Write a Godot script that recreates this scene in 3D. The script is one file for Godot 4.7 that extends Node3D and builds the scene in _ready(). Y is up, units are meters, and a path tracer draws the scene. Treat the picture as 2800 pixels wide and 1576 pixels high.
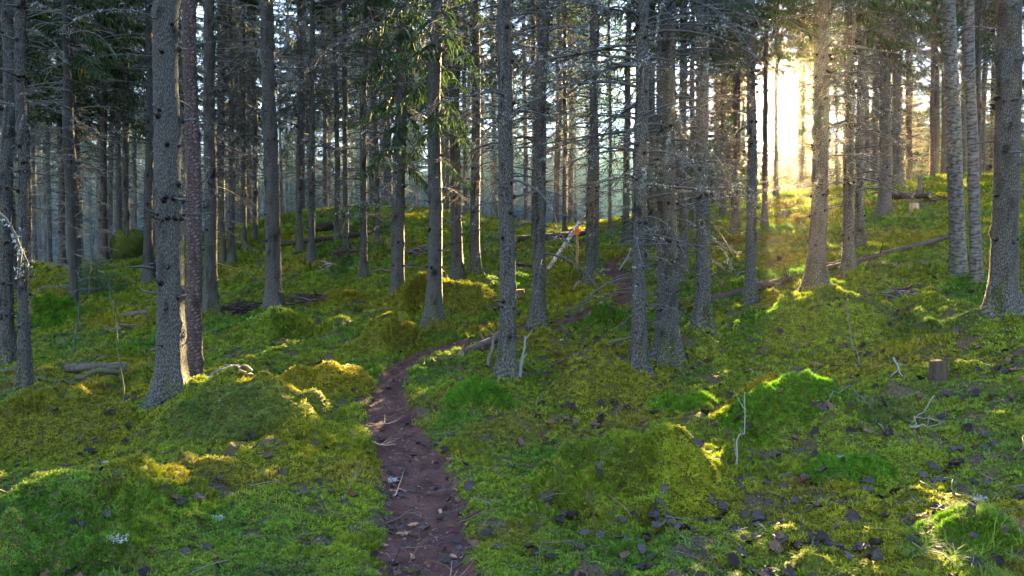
extends Node3D
# A mossy spruce forest with a narrow footpath, low sun behind the trunks. Metres, y up, the view runs towards -z ("d" below is -z).

const EYE := 1.6
var rng := RandomNumberGenerator.new()
var used := {}
var nz := FastNoiseLite.new()
var nz2 := FastNoiseLite.new()
var nz3 := FastNoiseLite.new()
var nz4 := FastNoiseLite.new()
var sun_dir := Vector3.ZERO
var M := {}

# ---------------------------------------------------------------- tables (metres)
const KD := [-40.0, -20.0, 0.0, 4.0, 8.0, 12.0, 16.7, 22.0, 26.0, 32.0, 40.0, 60.0, 100.0, 220.0]
const KH := [-0.3, -0.15, 0.0, 0.03, 0.36, 0.95, 1.72, 2.6, 3.05, 3.05, 2.6, 2.2, 2.0, 2.0]
# hummocks: x, d, radius across, radius along, height, power, moss kind (0 mixed, 1 bright green, 2 brown olive, 3 golden)
const MOUNDS := [
	[-3.994, 6.533, 0.709, 0.567, 0.4, 1, 2],
	[-2.542, 6.93, 1.05, 0.84, 0.343, 1, 0],
	[-2.655, 4.627, 0.825, 0.66, 0.234, 1, 0],
	[-9.272, 14.971, 0.849, 0.679, 0.459, 1, 1],
	[-0.987, 12.65, 0.972, 0.777, 0.396, 2, 2],
	[-1.633, 12.405, 0.534, 0.427, 0.385, 1, 2],
	[-1.753, 10.266, 0.582, 0.466, 0.394, 1, 2],
	[0.924, 7.568, 0.61, 0.488, 0.436, 1, 2],
	[0.703, 5.125, 0.594, 0.475, 0.299, 1, 0],
	[1.139, 4.95, 0.274, 0.219, 0.274, 2, 0],
	[2.323, 6.421, 0.551, 0.44, 0.263, 2, 1],
	[2.332, 5.179, 0.336, 0.268, 0.132, 1, 1],
	[3.698, 9.132, 1.036, 0.829, 0.4, 1, 0],
	[-2.059, 8.267, 0.58, 0.464, 0.272, 1, 3],
	[2.443, 4.017, 0.292, 0.234, 0.111, 1, 1],
	[1.363, 10.963, 0.349, 0.279, 0.258, 1, 0],
	[-3.694, 11.65, 0.566, 0.453, 0.36, 1, 0],
	[-3.172, 14.147, 0.451, 0.361, 0.259, 1, 2],
	[-3.086, 7.896, 0.362, 0.289, 0.204, 1, 3],
	[2.444, 7.045, 0.342, 0.274, 0.109, 1, 3],
	[-0.329, 7.489, 0.384, 0.307, 0.154, 1, 1],
	[1.625, 7.075, 0.363, 0.29, 0.127, 1, 1],
]
# path: x, d, half width
const PATH := [
	[-0.376, 3.219, 0.263],
	[-0.454, 3.892, 0.259],
	[-0.501, 4.348, 0.262],
	[-0.563, 4.895, 0.265],
	[-0.664, 5.431, 0.278],
	[-0.786, 5.932, 0.273],
	[-1.031, 6.759, 0.256],
	[-1.218, 7.42, 0.243],
	[-1.361, 8.199, 0.193],
	[-1.401, 8.914, 0.182],
	[-1.331, 9.472, 0.17],
	[-1.135, 9.898, 0.162],
	[-0.606, 10.357, 0.17],
	[-0.052, 10.735, 0.176],
	[0.547, 11.222, 0.195],
	[1.151, 11.802, 0.217],
	[1.768, 12.511, 0.23],
	[2.094, 13.103, 0.241],
	[2.151, 13.884, 0.241],
	[2.105, 14.798, 0.242],
	[2.053, 15.726, 0.225],
	[2.172, 16.4, 0.185],
	[2.476, 16.949, 0.156],
	[2.829, 17.348, 0.142],
]
# trees measured: kind, x, d, base radius, lean, lowest branch, branches per metre, lichen share, label
const TREES := [
	["spruce", -7.124, 10.56, 0.086, 0.006, 1.6, 4.6, 0.2, "grey spruce trunk cut by the left edge, dark hollow at its foot", ""],
	["spruce", -5.38, 8.263, 0.056, 0.007, 2.2, 6.9, 0.3, "thin straight spruce near the left edge on bright green moss", "thin straight spruce at the left edge"],
	["spruce", -13.069, 21.781, 0.089, 0.002, 0.6, 13.8, 0.2, "slim spruce trunk left of the bluish green sapling", ""],
	["spruce", -12.725, 21.958, 0.08, 0.007, 0.6, 13.8, 0.2, "slim spruce trunk rising directly behind the bluish green sapling", "spruce behind the bluish sapling"],
	["spruce", -11.424, 21.001, 0.095, 0.003, 0.8, 13.8, 0.2, "slim pale grey spruce right of the bluish green sapling", ""],
	["spruce", -10.805, 21.073, 0.072, 0.002, 1.5, 9.2, 0.1, "dark slim spruce standing in front of the mossy boulder", ""],
	["spruce", -8.643, 17.848, 0.101, 0.005, 1, 9.2, 0.15, "straight reddish grey spruce just left of the thick knotty spruce", ""],
	["spruce", -3.283, 7.207, 0.124, -0.003, 1.9, 3.68, 0.3, "thick knotty grey spruce in the left foreground", "thick knotty left spruce"],
	["pine", -3.533, 8.315, 0.083, 0.007, 9, 0, 0, "reddish brown pine with plated bark close behind the thick knotty spruce", "reddish brown pine"],
	["spruce", -5.675, 14.11, 0.115, 0.006, 1, 11.5, 0.3, "dark spruce just right of the reddish brown pine", ""],
	["spruce", -7.058, 18.346, 0.058, 0.001, 0.5, 13.8, 0.2, "left one of two thin spruces behind the dark trunk right of the pine", ""],
	["spruce", -6.822, 18.262, 0.066, 0.002, 0.5, 13.8, 0.2, "right one of two thin spruces behind the dark trunk right of the pine", ""],
	["spruce", -6.99, 19.617, 0.049, 0.006, 0.5, 11.5, 0.2, "very thin spruce on the mossy ridge left of the smooth tapering trunk", ""],
	["spruce", -6.896, 20.155, 0.059, 0.006, 0.5, 11.5, 0.2, "thin spruce on the ridge crest just left of the smooth tapering trunk", ""],
	["spruce", -4.376, 13.767, 0.137, -0.01, 2.2, 6.9, 0.4, "tall tapering grey spruce beside the dark brush heap", "tall tapering spruce"],
	["spruce", -5.375, 19.037, 0.073, -0.002, 0.6, 13.8, 0.2, "slim pale spruce on the ridge behind the long thin fallen log", ""],
	["spruce", -4.819, 17.991, 0.077, 0.017, 0.6, 13.8, 0.2, "slim spruce with a pale broken branch pile at its foot", ""],
	["spruce", -4.513, 19.356, 0.066, -0.002, 0.8, 9.2, 0.1, "thin reddish spruce at the lying log on the ridge", ""],
	["spruce", -4.182, 18.881, 0.068, 0.005, 0.8, 9.2, 0.1, "grey spruce growing out of a heap of brown needles", ""],
	["spruce", -3.176, 16.097, 0.073, 0.001, 1, 9.2, 0.1, "slender dark brown spruce, bare and straight, left of the middle", "slender dark brown spruce"],
	["spruce", -3.422, 19.052, 0.06, -0.004, 0.6, 13.8, 0.2, "thin grey spruce on the ridge right of the slender dark brown one", ""],
	["spruce", -1.991, 13.05, 0.112, 0.013, 0.7, 13.8, 0.4, "grey spruce with green hanging boughs left of the mossy mound", "spruce with green hanging boughs"],
	["spruce", -1.193, 11.436, 0.109, 0.013, 1.8, 8.05, 0.5, "spruce with pale lichen grey bark and flared roots by the golden mound", "pale lichened spruce"],
	["spruce", -1.089, 14.895, 0.111, -0.012, 0.8, 11.5, 0.2, "dark upright spruce directly behind the golden mossy mound", ""],
	["spruce", -0.759, 15.123, 0.096, 0.005, 0.8, 11.5, 0.2, "spruce right behind the golden mound, just left of the central trunk", ""],
	["spruce", -0.056, 8.238, 0.086, 0, 2, 9.2, 0.6, "central grey spruce with a pale stub at its foot, right of the footpath", "central grey spruce"],
	["spruce", 0.577, 19.749, 0.067, -0.001, 0.5, 11.5, 0.2, "thin spruce partly hidden left of the dark trunk right of the centre", ""],
	["spruce", 0.368, 10.781, 0.093, 0.02, 0.9, 13.8, 0.4, "dark spruce leaning slightly right, left of the leaning white birch log", "spruce by the birch log"],
	["spruce", 1.475, 20.9, 0.062, -0.001, 0.5, 11.5, 0.2, "thin pale grey trunk behind the leaning white birch log", ""],
	["spruce", 1.412, 13.665, 0.077, 0.011, 1, 11.5, 0.3, "slim grey spruce just right of the orange tipped post", "slim spruce beside the trail post"],
	["spruce", 1.693, 15.314, 0.062, 0.007, 1, 9.2, 0.2, "slim spruce half hidden behind the trunk right of the orange tipped post", ""],
	["spruce", 2.714, 20.81, 0.042, -0.002, 0.5, 11.5, 0.2, "very thin spruce on the moss above the bend of the footpath", ""],
	["spruce", 2.715, 17.875, 0.081, 0.003, 0.6, 11.5, 0.3, "spruce at the far end of the footpath", ""],
	["spruce", 1.369, 8.056, 0.077, 0.002, 0.5, 18.4, 0.45, "grey spruce with many short dead branches left of the thickest middle trunk", ""],
	["spruce", 3.123, 16.835, 0.069, -0, 0.6, 11.5, 0.3, "slim dark spruce in the gap left of the thickest middle trunk", ""],
	["spruce", 1.801, 8.661, 0.114, -0.008, 0.6, 18.4, 0.5, "thickest spruce of the middle group, dark bark and lichened branches", "thickest middle trunk"],
	["spruce", 3.009, 13.199, 0.072, -0.007, 0.6, 13.8, 0.4, "slim spruce half hidden right behind the thickest middle trunk", ""],
	["spruce", 4.47, 18.635, 0.063, -0.004, 0.5, 13.8, 0.3, "thin spruce far behind the middle group on the slope", ""],
	["spruce", 2.415, 9.483, 0.086, 0.004, 0.6, 18.4, 0.5, "grey spruce right of the thickest middle trunk, brown leaf litter at its foot", ""],
	["spruce", 5.694, 20.286, 0.083, -0.003, 0.5, 16.1, 0.3, "thin spruce on the slope left of the low sun", ""],
	["spruce", 5.046, 16.998, 0.092, 0.01, 0.6, 13.8, 0.3, "dark spruce with a bent top left of the low sun", ""],
	["spruce", 3.401, 10.716, 0.07, 0.007, 0.8, 11.5, 0.4, "slender spruce at the sunlit moss below the low sun", "slender spruce below the sun"],
	["spruce", 5.69, 16.948, 0.058, 0.007, 1, 6.9, 0.2, "thin trunk directly in front of the low sun", ""],
	["spruce", 8.446, 24.093, 0.071, 0.001, 1, 6.9, 0.2, "thin trunk close on the right of the low sun", ""],
	["spruce", 4.32, 10.679, 0.111, 0.025, 0.7, 16.1, 0.4, "sturdy grey spruce leaning right, on the mossy hump right of the sun", "sturdy leaning spruce"],
	["spruce", 5.162, 11.519, 0.078, 0.004, 1, 13.8, 0.3, "left and nearer one of the two close trunks by the long fallen log", "two close trunks by the log"],
	["spruce", 6.255, 13.498, 0.073, -0.008, 1, 13.8, 0.3, "right and farther one of the two close trunks by the long fallen log", ""],
	["spruce", 8.32, 16.801, 0.122, 0.001, 0.8, 16.1, 0.3, "spruce with flared foot on the crest of the right hill", "flared spruce on the crest"],
	["spruce", 11.409, 22.312, 0.091, -0.009, 0.8, 13.8, 0.3, "slim spruce behind the crest right of the flared spruce", ""],
	["pine", 13.056, 23.379, 0.064, -0.008, 9, 0, 0, "slim orange red pine far off between the spruces and the birches", ""],
	["birch", 6.304, 10.591, 0.101, -0.055, 9, 0, 0, "thicker birch of the pair, dark moss around its foot", "birch pair"],
	["birch", 6.022, 9.717, 0.066, -0.039, 9, 0, 0, "thinner pale birch of the pair with peeling bark", ""],
	["spruce", 14.225, 22.939, 0.062, -0.007, 1, 11.5, 0.2, "thin dark spruce behind the birch pair", ""],
	["spruce", 5.205, 7.954, 0.123, -0.003, 1.2, 6.9, 0.5, "massive dark spruce at the right edge with a broad flared foot", ""],
]
const STUMPS := [
	[3.808, 6.689, 0.075, 0.176, 0.04, 0.03, 0.024, 0.03, 0.024, 0.016, "dark cut stump standing alone on the moss of the right slope", 0.1],
	[-2.826, 13.838, 0.121, 0.108, 0.03, 0.03, 0.035, 0.16, 0.12, 0.08, "low dark stump left of the spruce with hanging boughs", 0],
	[-3.037, 11.704, 0.046, 0.148, 0.03, 0.025, 0.02, 0.05, 0.05, 0.02, "small dark broken stub on the moss left of the footpath", 0.3],
	[-1.51, 10.251, 0.05, 0.15, 0.05, 0.05, 0.015, 0.13, 0.12, 0.015, "mossy sunlit stub on the hump beside the footpath", 0.9],
	[6.829, 18.895, 0.051, 0.203, 0.11, 0.08, 0.06, 0.16, 0.12, 0.08, "small pale stump high on the slope below the crest", 0],
	[0.14, 13.674, 0.08, 0.107, 0.08, 0.055, 0.04, 0.1, 0.08, 0.05, "low brown stump just right of the central trunk", 0.1],
	[-4.645, 6.947, 0.098, 0.081, 0.13, 0.1, 0.07, 0.2, 0.17, 0.12, "low pale stump at the left edge behind the moss mound", 0.2],
	[8.999, 16.82, 0.098, 0.18, 0.2, 0.16, 0.11, 0.2, 0.16, 0.1, "pale splintered stump under the dark debris on the right hill", 0],
	[4.847, 13.618, 0.036, 0.119, 0.03, 0.025, 0.02, 0.05, 0.04, 0.03, "tiny dark stump left of the sturdy leaning spruce", 0.2],
	[10.888, 20.086, 0.049, 0.47, 0.07, 0.065, 0.06, 0.09, 0.08, 0.07, "tall broken snag on the crest of the right hill", 0],
	[-11.327, 18.047, 0.066, 0.105, 0.04, 0.03, 0.025, 0.05, 0.04, 0.03, "tiny dark stump left of the dry far moss", 0.2],
	[-3.318, 15.476, 0.06, 0.075, 0.04, 0.035, 0.02, 0.05, 0.05, 0.02, "tiny stump below the slim spruce with the pale branch pile", 0.4],
]
const STICKS := [
	["dead_twig", [[1.628, 5.375, 0], [1.697, 5.67, 0.05], [1.885, 6.091, 0.12], [1.98, 6.368, 0.16]], 0.008, 0.16, 0.148, 0.125, "white bent twig rising from the leaves below the bright green mound", "twig", 0.01],
	["dead_twig", [[3.621, 7.119, 0.1], [3.568, 6.927, 0.03], [3.509, 6.717, 0]], 0.013, 0.16, 0.148, 0.125, "short thick white stick on the slope left of the lone stump", "twig", 0.03],
	["dead_twig", [[3.556, 6.276, 0], [3.491, 6.181, 0.05], [3.258, 5.991, 0], [3.164, 5.912, 0]], 0.006, 0.16, 0.148, 0.125, "thin white forked twig below the lone stump", "twig", 0.03],
	["dead_twig", [[3.209, 5.97, 0], [3.333, 5.925, 0]], 0.007, 0.16, 0.148, 0.125, "short straight white twig lying under the forked one", "twig", 0.03],
	["dead_twig", [[3.035, 5.716, 0], [3.085, 5.661, 0.02], [3.123, 5.604, 0]], 0.012, 0.16, 0.148, 0.125, "thick pale piece of branch on the moss of the right slope", "twig", 0.03],
	["dead_twig", [[2.573, 6.099, 0], [2.85, 6.32, 0.06], [2.948, 6.106, 0.02]], 0.006, 0.1, 0.09, 0.075, "long grey arched twig right of the bright green mound", "twig", 0.03],
	["dead_twig", [[3.555, 7.644, 0], [3.716, 8.18, 0.1], [3.835, 8.575, 0.25], [4.012, 9.142, 0.4]], 0.006, 0.1, 0.09, 0.075, "thin upright grey twig on the right slope", "twig", 0.03],
	["dead_twig", [[2.832, 5.794, 0], [2.879, 5.608, 0]], 0.009, 0.1, 0.09, 0.075, "grey stick half sunk in moss near the thick pale branch piece", "twig", 0.03],
	["dead_twig", [[-1.381, 7.05, 0], [-1.25, 7.009, 0], [-1.148, 7.053, 0]], 0.006, 0.27, 0.19, 0.12, "straight brown twig lying across the footpath bend", "twig", 0.03],
	["dead_twig", [[-1.185, 6.378, 0], [-1.077, 6.386, 0], [-0.996, 6.405, 0]], 0.005, 0.27, 0.19, 0.12, "thin twig across the footpath below the first one", "twig", 0.03],
	["dead_twig", [[-0.829, 5.21, 0], [-0.82, 5.372, 0.02], [-0.797, 5.394, 0]], 0.007, 0.27, 0.19, 0.12, "tan forked chip of branch on the left of the path", "twig", 0.03],
	["dead_twig", [[-0.409, 3.971, 0], [-0.254, 3.983, 0]], 0.005, 0.27, 0.19, 0.12, "thin twig across the path at the bottom edge", "twig", 0.03],
	["dead_twig", [[-1.155, 5.071, 0], [-1.138, 5.284, 0.04], [-1.088, 5.359, 0.08]], 0.004, 0.1, 0.09, 0.075, "fine grey twig on the moss left of the footpath", "twig", 0.03],
	["dead_twig", [[-0.6, 7.926, 0], [-0.348, 7.914, 0]], 0.02, 0.05, 0.04, 0.035, "short dark piece of wood on the moss left of the central trunk", "twig", 0.03],
	["dead_twig", [[-0.944, 7.731, 0], [-0.817, 7.428, 0.02], [-0.772, 7.349, 0]], 0.006, 0.05, 0.04, 0.035, "dark thin twig at the right edge of the path bend", "twig", 0.03],
	["dead_twig", [[0.891, 4.546, 0], [0.942, 4.525, 0.02], [1.037, 4.506, 0]], 0.007, 0.1, 0.09, 0.075, "grey curved twig below the round sunlit mound", "twig", 0.03],
	["dead_twig", [[2.228, 4.372, 0], [2.319, 4.304, 0.03], [2.338, 4.112, 0]], 0.004, 0.1, 0.09, 0.075, "thin wiry twig near the bottom right tussock", "twig", 0.03],
	["dead_branch", [[5.043, 10.096, 0], [5.217, 10.099, 0.06], [5.361, 10.048, 0.08]], 0.03, 0.05, 0.04, 0.035, "dark stick on the slope before the birch pair", "branch", 0.03],
	["dead_branch", [[3.759, 10.788, 0], [3.951, 11.108, 0.12], [4.098, 11.321, 0.22]], 0.02, 0.05, 0.04, 0.035, "dark slanting stick on the sunlit moss below the low sun", "branch", 0.03],
	["dead_branch", [[-0.425, 9.669, 0], [-0.29, 9.907, 0.05], [-0.124, 10.191, 0.12]], 0.04, 0.1, 0.085, 0.07, "thick broken grey branch left of the central trunk", "branch", 0.03],
	["bare_sapling", [[-6.188, 10.548, 0], [-6.891, 11.819, 0.25], [-7.493, 12.985, 0.55], [-7.801, 13.825, 0.8], [-8.609, 15.383, 1.05], [-9.221, 16.523, 1.3], [-9.832, 17.716, 1.6]], 0.014, 0.05, 0.05, 0.04, "bare crooked sapling left of the thick knotty spruce", "sapling", 0],
	["bare_sapling", [[-3.841, 7.416, 0], [-4.001, 7.704, 0.2], [-4.332, 8.251, 0.5], [-4.813, 9.111, 0.75], [-5.292, 9.901, 0.95], [-5.685, 10.522, 1.15]], 0.01, 0.05, 0.05, 0.035, "thin bare sapling leaning left in front of the thick knotty spruce", "sapling", 0],
	["dead_branch", [[-5.51, 9.484, 0], [-4.955, 9.226, 0.05], [-4.827, 9.372, 0.03]], 0.05, 0.06, 0.065, 0.035, "mossy lower branch below the grey log piece at the left", "branch", 0.03],
	["dead_branch", [[-6.934, 10.146, 0], [-6.239, 9.536, 0.04], [-5.68, 9.159, 0.03], [-5.35, 9.223, 0]], 0.045, 0.055, 0.06, 0.03, "long mossy branch behind the thin spruce at the left edge", "branch", 0.03],
	["dead_branch", [[-5.381, 14.525, 0], [-5.583, 16.137, 0.2], [-5.651, 17.059, 0.4]], 0.014, 0.05, 0.04, 0.035, "dark upright branch beside the dark brush heap", "branch", 0.03],
	["dead_branch", [[-5.519, 18.895, 0], [-4.905, 19.011, 0.08], [-4.618, 19.165, 0.05]], 0.05, 0.05, 0.04, 0.035, "dark branch on the ridge behind the smooth tapering trunk", "branch", 0.03],
	["dead_branch", [[-3.304, 16.961, 0], [-2.752, 16.617, 0.05], [-1.948, 16.664, 0.03]], 0.03, 0.12, 0.1, 0.08, "long thin brown branch on the ridge behind the hanging boughs", "branch", 0.03],
	["dead_branch", [[1.606, 14.656, 0], [1.857, 15.247, 0.03], [1.964, 15.387, 0]], 0.03, 0.16, 0.148, 0.125, "pale forked root at the bend of the footpath", "branch", 0.03],
	["dead_branch", [[2.176, 15.302, 0], [2.472, 16.114, 0.1], [2.697, 17.044, 0.15]], 0.025, 0.16, 0.148, 0.125, "white broken stick across the far footpath", "branch", 0.03],
	["dead_branch", [[1.079, 13.415, 0], [1.274, 13.761, 0.03], [1.436, 13.905, 0]], 0.025, 0.2, 0.17, 0.12, "pale low branch left of the trunk by the orange tipped post", "branch", 0.03],
	["dead_branch", [[2.122, 11.158, 0], [2.405, 11.212, 0.1], [2.733, 11.214, 0.2]], 0.012, 0.1, 0.09, 0.075, "grey branch lying behind the thickest middle trunk", "branch", 0.03],
	["dead_branch", [[5.93, 21.019, 0], [6.568, 21.099, 0.3], [7.221, 21.211, 0.5]], 0.03, 0.1, 0.09, 0.075, "grey windfallen branch on the slope under the low sun", "branch", 0.03],
	["dead_branch", [[3.764, 12.668, 0], [4.25, 13.222, 0.2], [5.139, 14.076, 0.3]], 0.015, 0.1, 0.09, 0.075, "thin grey branch behind the slender spruce below the sun", "branch", 0.03],
	["dead_branch", [[-0.305, 8.92, 0], [-0.244, 9.085, 0.12], [-0.219, 9.345, 0.3]], 0.03, 0.09, 0.08, 0.06, "dark slanting stub left of the foot of the central trunk", "branch", 0.03],
	["dead_branch", [[0.088, 8.228, 0], [0.128, 8.726, 0.15], [0.165, 9.141, 0.32]], 0.024, 0.15, 0.155, 0.13, "pale broken stub right of the foot of the central trunk", "branch", 0.03],
	["dead_branch", [[-6.026, 17.182, 0], [-5.187, 16.637, 0.04], [-4.609, 16.897, 0.02]], 0.03, 0.05, 0.04, 0.035, "dark fallen branch behind the tall tapering spruce", "branch", 0.03],
]
const PILES := [
	[-2.864, 7.978, 0.291, 0.233, 60, 0.24, 0.21, 0.17, "pale tangle of dry twigs on sunlit moss right of the reddish pine"],
	[-5.091, 14.346, 0.594, 0.224, 46, 0.045, 0.035, 0.035, "dark brush heap left of the tall tapering spruce"],
	[-3.864, 14.546, 0.673, 0.128, 44, 0.07, 0.055, 0.045, "low brown brush heap right of the tall tapering spruce"],
	[-4.06, 18.533, 0.542, 0.199, 40, 0.09, 0.065, 0.06, "heap of brown twigs around the grey ridge spruce"],
	[-4.346, 17.674, 0.387, 0.172, 24, 0.22, 0.2, 0.15, "pale pile of broken branches at the foot of a slim ridge spruce"],
	[10.018, 17.76, 0.476, 0.311, 34, 0.05, 0.045, 0.04, "dark windfall branches on the crest of the right hill"],
	[5.137, 9.852, 0.312, 0.077, 26, 0.09, 0.08, 0.07, "low grey brush before the birch pair"],
	[-7.084, 13.576, 0.496, 0.119, 26, 0.1, 0.09, 0.075, "scattered grey sticks left of the thick knotty spruce"],
	[0.323, 16.557, 0.363, 0.194, 24, 0.06, 0.05, 0.045, "grey brush behind the dark trunk right of the centre"],
	[3.958, 11.773, 0.373, 0.149, 30, 0.1, 0.085, 0.07, "loose grey branches on the slope left of the sturdy leaning spruce"],
	[-2.221, 18.249, 0.711, 0.178, 34, 0.1, 0.085, 0.075, "brown litter of branches behind the pale lichened spruce"],
]
const LOGS := [
	["bark", -5.815, 9.748, 0.06, -5.023, 9.782, 0.05, 0.06, 0.055, [0.07, 0.068, 0.052], "short grey log piece on the moss at the left"],
	["bark", 2.959, 11.457, 0.1, 7.577, 12.813, 0.22, 0.075, 0.04, [0.05, 0.042, 0.036], "long dark fallen trunk across the right slope behind the trees"],
	["bark", -6.005, 19.427, 0.1, -3.714, 19.872, 0.15, 0.06, 0.05, [0.045, 0.04, 0.032], "long thin log on the mossy ridge left of the middle"],
	["bark", -5.356, 20.613, 0.12, -4.909, 20.674, 0.12, 0.12, 0.12, [0.03, 0.028, 0.022], "short dark log on top of the mossy ridge"],
	["bark", -0.635, 9.429, 0.05, -0.147, 10.032, 0.06, 0.05, 0.045, [0.07, 0.06, 0.05], "old brown log end left of the central trunk"],
	["bark", 0.115, 19.636, 0.15, 1.982, 20.362, 0.2, 0.09, 0.07, [0.04, 0.035, 0.03], "dark windfallen trunk behind the orange tipped post"],
	["bark", 9.366, 18.52, 0.2, 9.751, 17.513, 0.25, 0.1, 0.06, [0.05, 0.045, 0.04], "dark rotten trunk piece on the crest of the right hill"],
	["bark", -6.92, 17.539, 0.04, -6.33, 17.561, 0.04, 0.05, 0.04, [0.1, 0.08, 0.06], "brown log piece behind the dark trunk right of the pine"],
	["bark", -9.849, 15.909, 0.05, -8.786, 15.08, 0.05, 0.05, 0.04, [0.08, 0.075, 0.065], "grey log piece on the far left moss"],
	["bark", -7.562, 14.562, 0.05, -7.1, 14.636, 0.05, 0.06, 0.05, [0.09, 0.075, 0.065], "weathered log piece just left of the thick knotty spruce"],
	["birch", 0.779, 16.497, 0.02, 1.512, 16.797, 0.911, 0.036, 0.052, [0.4, 0.38, 0.34], "white leaning birch log behind the orange tipped post"],
]
const CONES := [
	[-0.471, 4.881, 1.2, "dark spruce cone on the right side of the path near its leaves"],
	[-0.592, 4.556, 2.4, "dark spruce cone in the middle of the path"],
	[-0.584, 3.941, 0.3, "dark spruce cone at the bottom edge of the path"],
	[-0.24, 4.814, 1, "dark spruce cone on the right bank of the path"],
]
const CHIPS := [
	[-0.669, 4.626, 0.5, 0.05, "long tan bark chip on the left of the path"],
	[-0.627, 4.745, 0.7, 0.04, "tan bark chip beyond the long one on the path"],
	[-0.57, 4.277, 1.9, 0.045, "thick tan chip in the lower middle of the path"],
	[-0.337, 4.295, 2.2, 0.03, "small tan chip on the right side of the path"],
	[-0.509, 3.963, 0.8, 0.05, "tan chip at the bottom of the path next to a lichen"],
	[-0.751, 4.376, 2.4, 0.035, "pale chip at the left edge of the path"],
	[-0.485, 5.052, 2, 0.03, "reddish chip above a cone on the path"],
	[-2.925, 4.338, 2.3, 0.07, "reddish brown bark piece at the lower left edge"],
]
const LICHENS := [
	[-2.224, 4.201, 0.05, "grey green lichen clump on the lower left moss"],
	[-0.461, 3.954, 0.03, "pale lichen clump at the bottom of the path"],
	[-0.892, 5.608, 0.03, "grey lichen scraps on the left of the path"],
	[2.786, 4.458, 0.03, "pale lichen clump right of the bottom right tussock"],
	[2.32, 5.27, 0.028, "pale lichen clump on the sunlit moss by the small mound"],
	[2.154, 3.836, 0.025, "pale lichen clump at the bottom right"],
	[-2.828, 7.023, 0.028, "pale lichen scrap behind the left foreground hummock"],
	[-3.152, 5.795, 0.022, "small white lichen scrap left of the foreground hummock"],
	[-1.892, 4.78, 0.04, "pale lichen twig on the moss left of the path"],
	[1.363, 4.416, 0.03, "pale lichen among leaves right of the round sunlit mound"],
]
const GAPS := [
	[-3.776, 6.601, 0.25],
	[-3.454, 8.844, 0.3],
	[-2.712, 9.26, 0.25],
	[-1.942, 8.839, 0.25],
	[-1.4, 10.248, 0.3],
	[-0.701, 13.066, 0.35],
	[-0.292, 11.966, 0.3],
	[1.196, 12.269, 0.35],
	[0.593, 15.223, 0.5],
	[2.126, 7.775, 0.25],
	[2.685, 7.141, 0.35],
	[1.407, 5.425, 0.2],
	[2.242, 5.267, 0.2],
	[1.873, 4.721, 0.28],
	[1.709, 4.472, 0.22],
	[1.052, 4.293, 0.12],
	[3.059, 10.635, 0.25],
	[3.929, 11.044, 0.3],
	[5.357, 8.863, 0.3],
	[0.509, 11.603, 0.2],
	[-2.042, 7.886, 0.2],
]
const LANDMARKS := [
	[1.263, 5.16, "below the round sunlit mound"],
	[0.584, 4.773, "on the broad hump right of the path"],
	[0.17, 4.337, "between the path and the broad hump"],
	[-0.121, 4.926, "along the right edge of the path"],
	[-0.25, 6.397, "on the slope right of the path bend"],
	[1, 6.82, "under the olive mound"],
	[0.343, 7.023, "below the central trunk"],
	[1.764, 5.818, "around the white bent twig"],
	[2.122, 5.863, "at the foot of the bright green mound"],
	[2.46, 5.409, "around the small sunlit mound"],
	[3.32, 6.014, "around the forked white twigs"],
	[3.708, 6.512, "near the lone stump"],
	[2.497, 4.859, "in the hollow left of the tussock"],
	[2.483, 4.086, "beside the bottom right tussock"],
	[1.754, 4.211, "in the bright patches at the bottom right"],
	[1.104, 4.095, "at the bottom edge below the round mound"],
	[1.828, 8.321, "behind the thickest middle trunk foot"],
	[3.51, 5.358, "at the right edge under the massive spruce"],
	[-1.214, 5.514, "along the left edge of the path"],
	[-2.445, 6.67, "on the left foreground hummock"],
	[-2.592, 4.812, "on the lower left moss"],
	[-1.438, 4.515, "at the bottom left of the path"],
	[-3.967, 6.492, "on the left golden mound"],
	[-2.142, 7.972, "near the tangle of dry twigs"],
	[-0.499, 4.246, "at the bottom of the path"],
	[-0.655, 5.355, "halfway down the path"],
	[-1.147, 7.339, "at the path bend"],
]
const POST := [1.385, 15.977, 0.825]
const DRY := [5.914, 11.678]
const SAPLING := [-9.821, 17.712]
const BOULDER := [-10.892, 21.344]

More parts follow.
